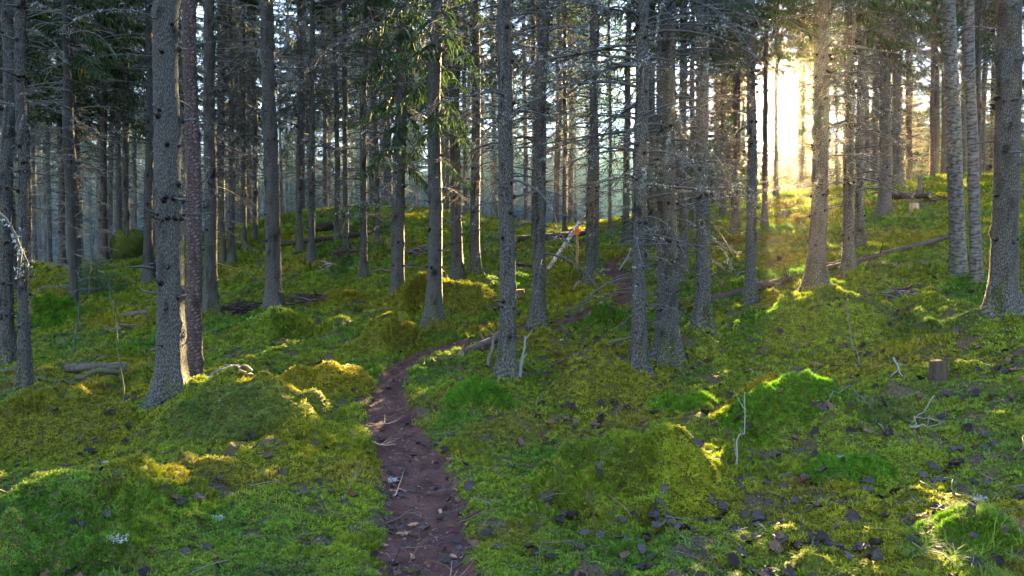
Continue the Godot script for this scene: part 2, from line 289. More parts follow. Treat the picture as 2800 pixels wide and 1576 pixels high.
# ---------------------------------------------------------------- mesh builder
class MB:
	var V := PackedVector3Array()
	var N := PackedVector3Array()
	var C := PackedColorArray()
	var U := PackedVector2Array()
	func tri(a: Vector3, b: Vector3, c: Vector3, na: Vector3, nb: Vector3, nc: Vector3, ca: Color, cb: Color, cc: Color, ua := Vector2.ZERO, ub := Vector2.ZERO, uc := Vector2.ZERO) -> void:
		if (b - a).cross(c - a).dot(na + nb + nc) > 0.0:
			V.append(a); V.append(c); V.append(b)
			N.append(na); N.append(nc); N.append(nb)
			C.append(ca); C.append(cc); C.append(cb)
			U.append(ua); U.append(uc); U.append(ub)
		else:
			V.append(a); V.append(b); V.append(c)
			N.append(na); N.append(nb); N.append(nc)
			C.append(ca); C.append(cb); C.append(cc)
			U.append(ua); U.append(ub); U.append(uc)
	func flat(a: Vector3, b: Vector3, c: Vector3, col: Color, up := 0.0) -> void:
		var n := (b - a).cross(c - a).normalized()
		if n.y < 0.0:
			n = -n
		if up > 0.0:
			n = n.lerp(Vector3.UP, up).normalized()
		tri(a, b, c, n, n, n, col, col, col)
	func tube(p: PackedVector3Array, r: PackedFloat32Array, n: int, col: Color, tip := Color(-1, 0, 0), caps := false) -> void:
		var rings := []
		var norms := []
		var last := p.size() - 1
		var side := Vector3.ZERO
		for i in p.size():
			var t := (p[mini(i + 1, last)] - p[maxi(i - 1, 0)]).normalized()
			if side == Vector3.ZERO:
				side = t.cross(Vector3.UP if absf(t.y) < 0.8 else Vector3.RIGHT).normalized()
			side = (side - t * side.dot(t)).normalized()
			var up := t.cross(side)
			var ring := PackedVector3Array()
			var nn := PackedVector3Array()
			for k in n:
				var a := TAU * k / n
				var o := side * cos(a) + up * sin(a)
				ring.append(p[i] + o * r[i])
				nn.append(o)
			rings.append(ring)
			norms.append(nn)
		if tip.r < 0.0:
			tip = col
		for i in last:
			var c0 := col.lerp(tip, float(i) / last)
			var c1 := col.lerp(tip, float(i + 1) / last)
			for k in n:
				var m := (k + 1) % n
				var u0 := Vector2(float(k) / n, i)
				var u1 := Vector2(float(k + 1) / n, i)
				tri(rings[i][k], rings[i][m], rings[i + 1][k], norms[i][k], norms[i][m], norms[i + 1][k], c0, c0, c1, u0, u1, u0 + Vector2.DOWN)
				if r[i + 1] > 0.0001:
					tri(rings[i][m], rings[i + 1][m], rings[i + 1][k], norms[i][m], norms[i + 1][m], norms[i + 1][k], c0, c1, c1, u1, u1 + Vector2.DOWN, u0 + Vector2.DOWN)
		if caps:
			for e in [0, last]:
				var nd := (p[e] - p[last - e if e == 0 else e - 1]).normalized()
				for k in n:
					tri(p[e], rings[e][k], rings[e][(k + 1) % n], nd, nd, nd, tip, tip, tip)
	func add(o: MB, x: Transform3D, tint := Color.WHITE) -> void:
		V.append_array(x * o.V)
		N.append_array(Transform3D(x.basis.orthonormalized(), Vector3.ZERO) * o.N)
		if tint == Color.WHITE:
			C.append_array(o.C)
		else:
			for c in o.C:
				C.append(c * tint)
		U.append_array(o.U)
	func mesh(mat: Material) -> ArrayMesh:
		var a := []
		a.resize(Mesh.ARRAY_MAX)
		a[Mesh.ARRAY_VERTEX] = V
		a[Mesh.ARRAY_NORMAL] = N
		a[Mesh.ARRAY_COLOR] = C
		a[Mesh.ARRAY_TEX_UV] = U
		var m := ArrayMesh.new()
		m.add_surface_from_arrays(Mesh.PRIMITIVE_TRIANGLES, a)
		m.surface_set_material(0, mat)
		return m

func grid_mesh(P: PackedVector3Array, C: PackedColorArray, U: PackedVector2Array, rows: int, cols: int, wrap: bool, mat: Material) -> ArrayMesh:
	var N := PackedVector3Array()
	N.resize(P.size())
	for r in rows:
		var r0 := maxi(r - 1, 0) * cols
		var r1 := mini(r + 1, rows - 1) * cols
		for c in cols:
			var ca := c - 1
			var cb := c + 1
			if wrap:
				ca = (c - 2 + cols) % cols if c == 0 else c - 1
				cb = 1 if c == cols - 1 else c + 1
			else:
				ca = maxi(ca, 0)
				cb = mini(cb, cols - 1)
			N[r * cols + c] = (P[r1 + c] - P[r0 + c]).cross(P[r * cols + cb] - P[r * cols + ca]).normalized()
	var I := PackedInt32Array()
	for r in rows - 1:
		for c in cols - 1:
			var k := r * cols + c
			I.append(k); I.append(k + 1); I.append(k + cols)
			I.append(k + 1); I.append(k + cols + 1); I.append(k + cols)
	# orientation: the normal must agree with clockwise winding
	var t := (P[I[1]] - P[I[0]]).cross(P[I[2]] - P[I[0]])
	if t.dot(N[I[0]]) > 0.0:
		for k in range(0, I.size(), 3):
			var s := I[k + 1]
			I[k + 1] = I[k + 2]
			I[k + 2] = s
	var a := []
	a.resize(Mesh.ARRAY_MAX)
	a[Mesh.ARRAY_VERTEX] = P
	a[Mesh.ARRAY_NORMAL] = N
	a[Mesh.ARRAY_COLOR] = C
	a[Mesh.ARRAY_TEX_UV] = U
	a[Mesh.ARRAY_INDEX] = I
	var m := ArrayMesh.new()
	m.add_surface_from_arrays(Mesh.PRIMITIVE_TRIANGLES, a)
	m.surface_set_material(0, mat)
	return m

# ---------------------------------------------------------------- scene helpers
func numbered(called: String) -> String:
	var n: int = used.get(called, -1) + 1
	used[called] = n
	return called if n == 0 else "%s_%03d" % [called, n]

func tag(o: Node3D, label: String, category: String, group := "") -> Node3D:
	o.set_meta("label", label)
	o.set_meta("category", category)
	if group:
		o.set_meta("group", group)
	return o

func thing(called: String, at: Vector3, label: String, category: String, group := "") -> Node3D:
	var o := Node3D.new()
	o.name = numbered(called)
	add_child(o)
	o.position = at
	return tag(o, label, category, group)

func part(called: String, mesh: Mesh, parent: Node, x := Transform3D(), kind := "") -> MeshInstance3D:
	var o := MeshInstance3D.new()
	o.name = numbered(called) if parent == self else called
	o.mesh = mesh
	o.transform = x
	if kind:
		o.set_meta("kind", kind)
	parent.add_child(o, true)
	return o

func multi(called: String, mesh: Mesh, buf: PackedFloat32Array) -> void:
	var mm := MultiMesh.new()
	mm.transform_format = MultiMesh.TRANSFORM_3D
	mm.use_colors = true
	mm.mesh = mesh
	mm.instance_count = buf.size() / 16
	mm.buffer = buf
	var o := MultiMeshInstance3D.new()
	o.name = numbered(called)
	o.multimesh = mm
	o.set_meta("kind", "stuff")
	add_child(o)

func push(buf: PackedFloat32Array, b: Basis, o: Vector3, c: Color) -> void:
	buf.append(b.x.x); buf.append(b.y.x); buf.append(b.z.x); buf.append(o.x)
	buf.append(b.x.y); buf.append(b.y.y); buf.append(b.z.y); buf.append(o.y)
	buf.append(b.x.z); buf.append(b.y.z); buf.append(b.z.z); buf.append(o.z)
	buf.append(c.r); buf.append(c.g); buf.append(c.b); buf.append(1.0)

# ---------------------------------------------------------------- ground
func ss(a: float, b: float, x: float) -> float:
	var t := clampf((x - a) / (b - a), 0.0, 1.0)
	return t * t * (3.0 - 2.0 * t)

func soft(x: float, k: float) -> float:
	return k * log(1.0 + exp(minf(x / k, 30.0)))

func profile(d: float) -> float:
	var i := 0
	while i < KD.size() - 2 and d > KD[i + 1]:
		i += 1
	var w: float = KD[i + 1] - KD[i]
	var t := clampf((d - KD[i]) / w, 0.0, 1.0)
	var m0: float = 0.0 if i == 0 else (KH[i + 1] - KH[i - 1]) / (KD[i + 1] - KD[i - 1])
	var m1: float = 0.0 if i + 2 >= KD.size() else (KH[i + 2] - KH[i]) / (KD[i + 2] - KD[i])
	var t2 := t * t
	var t3 := t2 * t
	return (2 * t3 - 3 * t2 + 1) * KH[i] + (t3 - 2 * t2 + t) * w * m0 + (-2 * t3 + 3 * t2) * KH[i + 1] + (t3 - t2) * w * m1

func path_dist(x: float, d: float) -> float:
	var best := 9.0
	if d > 24.0 or absf(x) > 6.0:
		return best
	for i in PATH.size() - 1:
		var a: Array = PATH[i]
		var b: Array = PATH[i + 1]
		var ax: float = a[0]
		var ad: float = a[1]
		var vx: float = b[0] - ax
		var vd: float = b[1] - ad
		var t := clampf(((x - ax) * vx + (d - ad) * vd) / (vx * vx + vd * vd), 0.0, 1.0)
		var q := Vector2(x - ax - vx * t, d - ad - vd * t).length() - lerpf(a[2], b[2], t)
		best = minf(best, q)
	return best

func raw_height(x: float, d: float, pd: float) -> float:
	var h := profile(d)
	var r := 14.0 * (1.0 - exp(-soft(x - 1.6, 0.6) / 14.0))
	h += 0.215 * r * ss(1, 7, d) * (1.0 - 0.75 * ss(26, 45, d))
	var l := 12.0 * (1.0 - exp(-soft(-x - 1.2, 0.5) / 12.0))
	h -= 0.135 * l * ss(5, 14, d) * (1.0 - 0.6 * ss(30, 60, d))
	var e1 := (x + 5.6) / 5.0
	var e2 := (d - 23.5) / 4.5
	h += 1.35 * exp(-e1 * e1 - e2 * e2)
	# hummocks
	if d > 2.0 and d < 18.0:
		for m in MOUNDS:
			var dx: float = (x - m[0]) / m[2]
			if absf(dx) < 1.0:
				var dd: float = (d - m[1]) / m[3]
				var q: float = dx * dx + dd * dd
				q += 0.35 * nz2.get_noise_2d(x * 1.6 + m[0] * 7.0, d * 1.6)
				q = maxf(q, 0.0)
				if q < 1.0:
					h += m[4] * pow(1.0 - q, 1.25 if m[5] < 1.5 else 1.0)
	for t in TREES:
		var tx: float = x - t[1]
		if absf(tx) < 0.9:
			var td: float = d - t[2]
			var q2 := (tx * tx + td * td) / 0.7
			if q2 < 1.0:
				h += 0.09 * (1.0 - q2) * (1.0 - q2)
	var away := ss(0.0, 0.5, pd)
	var n1 := nz.get_noise_2d(x, d)
	var n2 := nz2.get_noise_2d(x, d)
	var n3 := nz3.get_noise_2d(x, d)
	var near := 1.0 - 0.35 * ss(10, 30, d)
	h += (0.14 * n1 + 0.17 * (absf(n2) - 0.28) * (0.75 + 0.5 * n1)) * (0.25 + 0.75 * away) * near + 0.045 * n3
	if d > 1.5 and d < 20.0:
		h += 0.125 * (absf(nz4.get_noise_2d(x, d)) - 0.25) * away
	# the trodden path lies a hand lower than the moss beside it
	h -= 0.085 * (1.0 - 0.6 * ss(7, 11, d)) * (1.0 - ss(-0.06, 0.10, pd + 0.05 * n3))
	return h

const GA := 5.0
const GK := 0.0125
const DA := 3.0
const DK := 0.011
const GC := 287
const D0 := -75
const DN := 424
var GH := PackedFloat32Array()
var GP := PackedFloat32Array()

func grid_at(A: PackedFloat32Array, x: float, d: float) -> float:
	var fi := clampf(asinh(x / GA) / GK + GC, 0.0, 2.0 * GC - 0.001)
	var fj := clampf(asinh(d / DA) / DK - D0, 0.0, DN - D0 - 0.001)
	var i := int(fi)
	var j := int(fj)
	var u := fi - i
	var v := fj - j
	var w := 2 * GC + 1
	var k := j * w + i
	return lerpf(lerpf(A[k], A[k + 1], u), lerpf(A[k + w], A[k + w + 1], u), v)

func gy(x: float, d: float) -> float:
	return grid_at(GH, x, d)

func ground_normal(x: float, d: float, e := 0.08) -> Vector3:
	return Vector3(gy(x - e, d) - gy(x + e, d), 2.0 * e, gy(x, d + e) - gy(x, d - e)).normalized()

func on(x: float, d: float, up := 0.0) -> Vector3:
	return Vector3(x, gy(x, d) + up, -d)

# bare patches of needle litter between the moss, none on the hummocks
func bare(x: float, d: float) -> float:
	var b := ss(0.24, 0.36, nz3.get_noise_2d(x * 0.8 + 30.0, d * 0.8))
	if b > 0.0:
		for m in MOUNDS:
			var q := Vector2((x - m[0]) / (m[2] * 1.1), (d - m[1]) / (m[3] * 1.1)).length()
			if q < 1.0:
				return 0.0
	return b

func moss(x: float, d: float) -> Color:
	var a := nz.get_noise_2d(x * 0.55 + 40.0, d * 0.55)
	var b := nz2.get_noise_2d(x * 0.35 - 70.0, d * 0.35 + 9.0)
	var c := Color(0.112, 0.160, 0.009)
	c = c.lerp(Color(0.060, 0.135, 0.012), ss(0.05, 0.45, a))
	c = c.lerp(Color(0.155, 0.162, 0.008), ss(0.05, 0.45, -a))
	c = c.lerp(Color(0.125, 0.092, 0.012), 0.6 * ss(0.22, 0.5, b))
	c = c.lerp(Color(0.035, 0.075, 0.018), 0.7 * ss(0.2, 0.5, -b))
	if d < 18.0:
		for m in MOUNDS:
			var dx: float = (x - m[0]) / (m[2] * 1.1)
			if absf(dx) < 1.0 and m[6] > 0:
				var dd: float = (d - m[1]) / (m[3] * 1.1)
				var q := 1.0 - ss(0.5, 1.0, dx * dx + dd * dd)
				var k: Color = [Color(0.05, 0.15, 0.008), Color(0.120, 0.122, 0.010), Color(0.19, 0.15, 0.008)][int(m[6]) - 1]
				c = c.lerp(k, q * 0.85)
	return c

func build_ground() -> void:
	var cols := 2 * GC + 1
	var rows := DN - D0 + 1
	var P := PackedVector3Array()
	var C := PackedColorArray()
	var U := PackedVector2Array()
	P.resize(rows * cols); C.resize(rows * cols); U.resize(rows * cols)
	GH.resize(rows * cols); GP.resize(rows * cols)
	for j in rows:
		var d := DA * sinh((j + D0) * DK)
		for i in cols:
			var x := GA * sinh((i - GC) * GK)
			var pd := path_dist(x, d)
			var h := raw_height(x, d, pd)
			var k := j * cols + i
			GH[k] = h
			GP[k] = pd
			P[k] = Vector3(x, h, -d)
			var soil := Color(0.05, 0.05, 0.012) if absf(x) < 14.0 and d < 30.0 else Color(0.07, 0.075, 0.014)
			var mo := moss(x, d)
			var c := soil.lerp(mo, 0.25 + 0.6 * ss(9, 24, d)) * (0.7 + 0.3 * ss(7, 20, d))  # near base darkened to paint shade into the gaps between moss tufts
			c = c.lerp(Color(0.058, 0.042, 0.027), 0.85 * bare(x, d))
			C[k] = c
			U[k] = Vector2(x, d)
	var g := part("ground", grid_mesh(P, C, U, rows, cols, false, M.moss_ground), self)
	g.set_meta("kind", "structure")
	# the ground behind the walker, plain
	var b := MB.new()
	for i in 24:
		var x0 := -96.0 + i * 8.0
		for j in 6:
			var z0 := 2.6 + j * 8.0
			var y := func(x: float, z: float) -> float: return (gy(x, -2.9) if z < 3.0 else -0.2 + 0.1 * sin(x * 0.3 + z * 0.2)) - 0.03
			b.tri(Vector3(x0, y.call(x0, z0), z0), Vector3(x0 + 8, y.call(x0 + 8, z0), z0), Vector3(x0, y.call(x0, z0 + 8), z0 + 8), Vector3.UP, Vector3.UP, Vector3.UP, Color(0.08, 0.09, 0.02), Color(0.08, 0.09, 0.02), Color(0.08, 0.09, 0.02))
			b.tri(Vector3(x0 + 8, y.call(x0 + 8, z0), z0), Vector3(x0 + 8, y.call(x0 + 8, z0 + 8), z0 + 8), Vector3(x0, y.call(x0, z0 + 8), z0 + 8), Vector3.UP, Vector3.UP, Vector3.UP, Color(0.08, 0.09, 0.02), Color(0.08, 0.09, 0.02), Color(0.08, 0.09, 0.02))
	part("ground", b.mesh(M.moss_ground), self).set_meta("kind", "structure")

func build_path() -> void:
	# a sheet just above the trough, ragged at its edges
	var pts: Array[Vector3] = []
	for i in PATH.size() - 1:
		var n := maxi(3, int(Vector2(PATH[i][0] - PATH[i + 1][0], PATH[i][1] - PATH[i + 1][1]).length() / 0.06))
		for k in n:
			var t := float(k) / n
			pts.append(Vector3(lerpf(PATH[i][0], PATH[i + 1][0], t), lerpf(PATH[i][2], PATH[i + 1][2], t), lerpf(PATH[i][1], PATH[i + 1][1], t)))
	# smooth the bends
	for pass_no in 6:
		for i in range(1, pts.size() - 1):
			pts[i] = (pts[i - 1] + pts[i] * 2.0 + pts[i + 1]) / 4.0
	var cols := 15
	var P := PackedVector3Array()
	var C := PackedColorArray()
	var U := PackedVector2Array()
	for i in pts.size():
		var p := pts[i]
		var q := pts[mini(i + 1, pts.size() - 1)] - pts[maxi(i - 1, 0)]
		var side := Vector2(q.z, -q.x).normalized()
		for c in cols:
			var s := 2.0 * c / (cols - 1) - 1.0
			var w := p.y * (1.12 + 0.18 * nz3.get_noise_2d(p.z * 2.0, 50.0 * signf(s)))
			var x := p.x + side.x * w * s
			var d := p.z + side.y * w * s
			P.append(on(x, d, 0.006 + 0.006 * nz3.get_noise_2d(x * 3.0, d * 3.0) - 0.02 * ss(0.85, 1.0, absf(s))))
			var v := 0.75 + 0.6 * nz2.get_noise_2d(x * 3.0, d * 3.0)
			C.append(Color(0.092, 0.044, 0.034) * v)
			U.append(Vector2(x, d))
	part("path", grid_mesh(P, C, U, pts.size(), cols, false, M.soil), self).set_meta("kind", "structure")

# ---------------------------------------------------------------- moss, leaves, litter
func frond(b: MB, o: Vector3, dir: Vector3, bend: float, len_: float, wid: float, c: Color) -> void:
	var n := 4
	var up := Vector3.UP
	var p := o
	var v := dir
	var s := dir.cross(up)
	s = s.normalized() if s.length() > 0.05 else Vector3.RIGHT
	for k in n:
		var q := p + v * len_ / n
		var w := wid * (1.0 - 0.75 * absf(float(k) / n - 0.25))
		var cc := c * (0.75 + 0.45 * float(k) / n)
		b.flat(p, p + s * w + v * w * 0.7, q, cc, 0.12)
		b.flat(p, p - s * w + v * w * 0.7, q, cc, 0.12)
		p = q
		v = (v - up * bend / n).normalized()

func tuft(kind: int) -> MB:
	var b := MB.new()
	var one := Color.WHITE
	if kind < 3:      # feather moss
		for i in 11:
			var a := rng.randf() * TAU
			var tilt := rng.randf_range(0.15, 1.2)
			var dir := Vector3(cos(a) * sin(tilt), cos(tilt), sin(a) * sin(tilt))
			var o := Vector3(rng.randf_range(-0.5, 0.5), -0.15, rng.randf_range(-0.5, 0.5))
			frond(b, o, dir, rng.randf_range(0.3, 1.1), rng.randf_range(0.7, 1.25), rng.randf_range(0.11, 0.19), one * rng.randf_range(0.7, 1.25))
	else:             # hair cap moss: upright stems
		for i in 22:
			var a := rng.randf() * TAU
			var tilt := rng.randf_range(0.0, 0.55)
			var dir := Vector3(cos(a) * sin(tilt), cos(tilt), sin(a) * sin(tilt))
			var o := Vector3(rng.randf_range(-0.5, 0.5), -0.15, rng.randf_range(-0.5, 0.5))
			var l := rng.randf_range(0.7, 1.3)
			var s := dir.cross(Vector3(cos(a + 1.3), 0.1, sin(a + 1.3))).normalized() * 0.045
			b.flat(o - s, o + s, o + dir * l, one * rng.randf_range(0.7, 1.2), 0.4)
			var m := o + dir * l * 0.6
			b.flat(m - s * 2.6 + dir * 0.1, m + s * 2.6 + dir * 0.1, m - dir * 0.1, one * rng.randf_range(0.8, 1.3), 0.4)
	return b

func blades() -> MB:
	var b := MB.new()
	for i in 14:
		var a := rng.randf() * TAU
		var v := Vector3(cos(a) * 0.35, 1.0, sin(a) * 0.35).normalized()
		var p := Vector3(rng.randf_range(-0.3, 0.3), -0.05, rng.randf_range(-0.3, 0.3))
		var s := Vector3(-sin(a), 0, cos(a)) * 0.014
		var l := rng.randf_range(0.6, 1.3)
		var c := Color.WHITE * rng.randf_range(0.7, 1.3)
		for k in 4:
			var q := p + v * l / 4.0
			var w0 := s * (1.0 - k / 4.0)
			var w1 := s * (1.0 - (k + 1) / 4.0)
			b.flat(p - w0, p + w0, q + w1, c, 0.3)
			if k < 3:
				b.flat(p - w0, q + w1, q - w1, c, 0.3)
			p = q
			v = (v + Vector3(cos(a), -0.75, sin(a)) * 0.42).normalized()
	return b

func build_moss() -> void:
	var meshes: Array[Mesh] = []
	for k in 4:
		meshes.append(tuft(k).mesh(M.moss))
	var bufs: Array[PackedFloat32Array] = [PackedFloat32Array(), PackedFloat32Array(), PackedFloat32Array(), PackedFloat32Array()]
	var zones := [[2.0, 4.5, 2600.0, 0.022], [4.5, 7.0, 1700.0, 0.028], [7.0, 11.0, 850.0, 0.039], [11.0, 17.0, 350.0, 0.06], [17.0, 29.0, 120.0, 0.098]]
	for zn in zones:
		var d0: float = zn[0]
		var d1: float = zn[1]
		var wmax := 0.74 * d1 + 1.6
		var count := int((d1 - d0) * 2.0 * wmax * zn[2])
		for i in count:
			var d := rng.randf_range(d0, d1)
			var x := rng.randf_range(-wmax, wmax)
			if absf(x) > 0.74 * d + 1.6:
				continue
			if i % 3 == 0:
				var m: Array = MOUNDS[rng.randi() % MOUNDS.size()]
				var ma := rng.randf() * TAU
				var mr := rng.randf_range(0.25, 1.05)
				var mx: float = m[0] + cos(ma) * m[2] * mr
				var md: float = m[1] + sin(ma) * m[3] * mr
				if md > d0 and md < d1:
					x = mx
					d = md
			var pd := grid_at(GP, x, d)
			if pd < rng.randf_range(-0.05, 0.05):
				continue
			var c := moss(x, d)
			if rng.randf() < 0.88 * bare(x, d):
				continue
			c = c * rng.randf_range(0.65, 1.4)
			if rng.randf() < 0.12:
				c = c.lerp(Color(0.2, 0.16, 0.03), 0.5)
			var hair := nz2.get_noise_2d(x * 0.5 + 200.0, d * 0.5) > 0.2 or c.g > c.r * 2.2
			var k := 3 if hair and rng.randf() < 0.75 else rng.randi() % 3
			var s: float = zn[3] * rng.randf_range(0.6, 1.7)
			var n := ground_normal(x, d, 0.06)
			var t := Vector3.UP.lerp(n, 0.75).normalized()
			var bx := t.cross(Vector3(0.3, 0.1, 1.0)).normalized()
			var bs := Basis(bx, t, bx.cross(t)).rotated(t, rng.randf() * TAU)
			push(bufs[k], Basis(bs.x * s, bs.y * s * (1.15 if k == 3 else 0.75), bs.z * s), on(x, d, 0.002), c)
	var names := ["feather_moss", "feather_moss", "feather_moss", "hair_cap_moss"]
	for k in 4:
		multi(names[k], meshes[k], bufs[k])
	# thin grass
	var gbuf := PackedFloat32Array()
	for i in 5200:
		var d := 2.6 + 14.0 * pow(rng.randf(), 1.6)
		var x := rng.randf_range(-1.0, 1.0) * (0.74 * d + 1.0)
		if grid_at(GP, x, d) < 0.04 or nz2.get_noise_2d(x * 0.6 - 33.0, d * 0.6) < 0.08:
			continue
		var s := rng.randf_range(0.05, 0.14)
		push(gbuf, Basis(Vector3.UP, rng.randf() * TAU).scaled(Vector3(s, s * rng.randf_range(0.5, 1.0), s)), on(x, d), Color(0.10, 0.15, 0.035) * rng.randf_range(0.6, 1.4))
	for i in 130:
		var r := sqrt(rng.randf()) * 0.3
		var a := rng.randf() * TAU
		var s := rng.randf_range(0.08, 0.17)
		push(gbuf, Basis(Vector3.UP, rng.randf() * TAU).scaled(Vector3(s, s, s)), on(2.38 + r * cos(a) * 1.2, 3.85 + r * sin(a)), Color(0.11, 0.16, 0.02) * rng.randf_range(0.7, 1.3))
	# a pale dry tussock beside the long fallen trunk
	for i in 60:
		var r := sqrt(rng.randf()) * 0.5
		var a := rng.randf() * TAU
		var s := rng.randf_range(0.14, 0.3)
		push(gbuf, Basis(Vector3.UP, rng.randf() * TAU).scaled(Vector3(s, s * 0.8, s)), on(DRY[0] + r * cos(a), DRY[1] + 0.5 * r * sin(a)), Color(0.22, 0.18, 0.09) * rng.randf_range(0.7, 1.3))
	multi("grass", blades().mesh(M.moss), gbuf)

func leaf(seed_: int) -> MB:
	var r := RandomNumberGenerator.new()
	r.seed = seed_
	var b := MB.new()
	var n := 12
	var rim: Array[Vector3] = []
	var fold := r.randf_range(0.3, 1.7)
	var curl := r.randf_range(-0.8, 1.3)
	for k in n:
		var a := TAU * k / n
		var q := 0.5 * (1.0 - 0.12 * cos(a)) * r.randf_range(0.78, 1.1)
		if k == 0:
			q *= 1.25
		var p := Vector3(q * cos(a), 0.0, q * sin(a) * 0.92)
		p.y = fold * p.z * p.z + curl * p.x * p.x * 0.6 + r.randf_range(-0.09, 0.09)
		if r.randf() < 0.16:
			p *= 0.68
		rim.append(p)
	var mid := [Vector3(-0.2, 0.0, 0), Vector3(0.2, -0.01, 0)]
	var c := Color.WHITE
	for k in n:
		var m := (k + 1) % n
		var h: Vector3 = mid[1] if (k < 3 or k >= 9) else mid[0]
		b.flat(h, rim[k], rim[m], c * (0.85 if k % 2 else 1.05), 0.0)
	b.flat(mid[0], mid[1], rim[3], c)
	b.flat(mid[0], mid[1], rim[9], c * 0.9)
	b.tube(PackedVector3Array([Vector3(-0.42, 0.02, 0), Vector3(-0.7, 0.05, 0.05), Vector3(-0.95, 0.0, 0.15)]), PackedFloat32Array([0.022, 0.018, 0.012]), 3, c * 0.8)
	return b

func leaf_basis(x: float, d: float, s: float) -> Basis:
	var n := (ground_normal(x, d) + Vector3(rng.randf_range(-0.55, 0.55), 0, rng.randf_range(-0.55, 0.55))).normalized()
	if rng.randf() < 0.2:
		n = (n + Vector3(rng.randf_range(-1, 1), 0, rng.randf_range(-1, 1)) * 1.5).normalized()
	var bx := n.cross(Vector3(0.3, 0.1, 1.0)).normalized()
	return Basis(bx, n, bx.cross(n)).rotated(n, rng.randf() * TAU).scaled(Vector3(s, s, s))

func leaf_spot() -> Vector2:
	while true:
		var d := 2.7 + 9.5 * pow(rng.randf(), 1.7)
		var x := rng.randf_range(-0.74 * d - 0.5, 0.74 * d + 0.5)
		var w := 0.12
		if x > 0.2:
			w = 0.75
		var pd := grid_at(GP, x, d)
		if absf(pd) < 0.16 and d < 6.5:
			w = 0.6
		elif pd < 0.0:
			w = 0.3
		var hollow := gy(x + 0.25, d) + gy(x - 0.25, d) + gy(x, d + 0.25) + gy(x, d - 0.25) - 4.0 * gy(x, d)
		w *= 0.45 + clampf(hollow * 9.0, -0.35, 1.1)
		if nz2.get_noise_2d(x * 0.7 + 300.0, d * 0.7) > 0.0:
			w *= 1.7
		if rng.randf() < w:
			return Vector2(x, d)
	return Vector2.ZERO

func build_leaves() -> void:
	var mats: Array[Material] = []
	for c in [Color(0.031, 0.026, 0.026), Color(0.042, 0.036, 0.037), Color(0.019, 0.016, 0.016), Color(0.075, 0.045, 0.032)]:
		var m := StandardMaterial3D.new()
		m.albedo_color = Color(c.r, c.g, c.b).linear_to_srgb()
		m.roughness = 0.8
		m.metallic_specular = 0.15
		m.vertex_color_use_as_albedo = true
		mats.append(m)
	var meshes: Array[Mesh] = []
	for k in 12:
		meshes.append(leaf(100 + k).mesh(mats[[0, 1, 0, 2, 1, 0, 3, 0, 1, 2, 0, 0][k]]))
	var spots: Array[Vector2] = []
	for i in 1900:
		spots.append(leaf_spot())
	spots.sort_custom(func(a: Vector2, b: Vector2) -> bool: return a.y < b.y)
	var near := 0
	var bufs: Array[PackedFloat32Array] = []
	for k in 4:
		bufs.append(PackedFloat32Array())
	for i in spots.size():
		var q := spots[i]
		var s := rng.randf_range(0.048, 0.095) * (0.7 if grid_at(GP, q.x, q.y) < 0.0 else 1.0)
		var seen := absf(q.x) < 0.665 * q.y and gy(q.x, q.y) - EYE > -0.385 * q.y
		var bs := leaf_basis(q.x, q.y, s)
		var at := on(q.x, q.y, rng.randf_range(0.018, 0.045) if grid_at(GP, q.x, q.y) > 0.0 else 0.014)
		if seen and near < 300:
			near += 1
			var o := part("fallen_leaf", meshes[rng.randi() % 12], self, Transform3D(bs, at))
			var pd := grid_at(GP, q.x, q.y)
			var where := ""
			var far := 99.0
			for l in LANDMARKS:
				var q2: float = Vector2(l[0] - q.x, l[1] - q.y).length()
				if q2 < far:
					far = q2
					where = l[2]
			if pd < 0.03:
				tag(o, "dark flat fallen leaf on the brown footpath, " + where, "leaf", "fallen leaves on the footpath " + where)
			else:
				tag(o, "dark grey curled leaf on the moss " + where, "leaf", "fallen leaves " + where)
		else:
			push(bufs[i % 4], bs, at, Color.WHITE * rng.randf_range(0.7, 1.3))
	for k in 4:
		multi("fallen_leaves", meshes[k * 3], bufs[k])

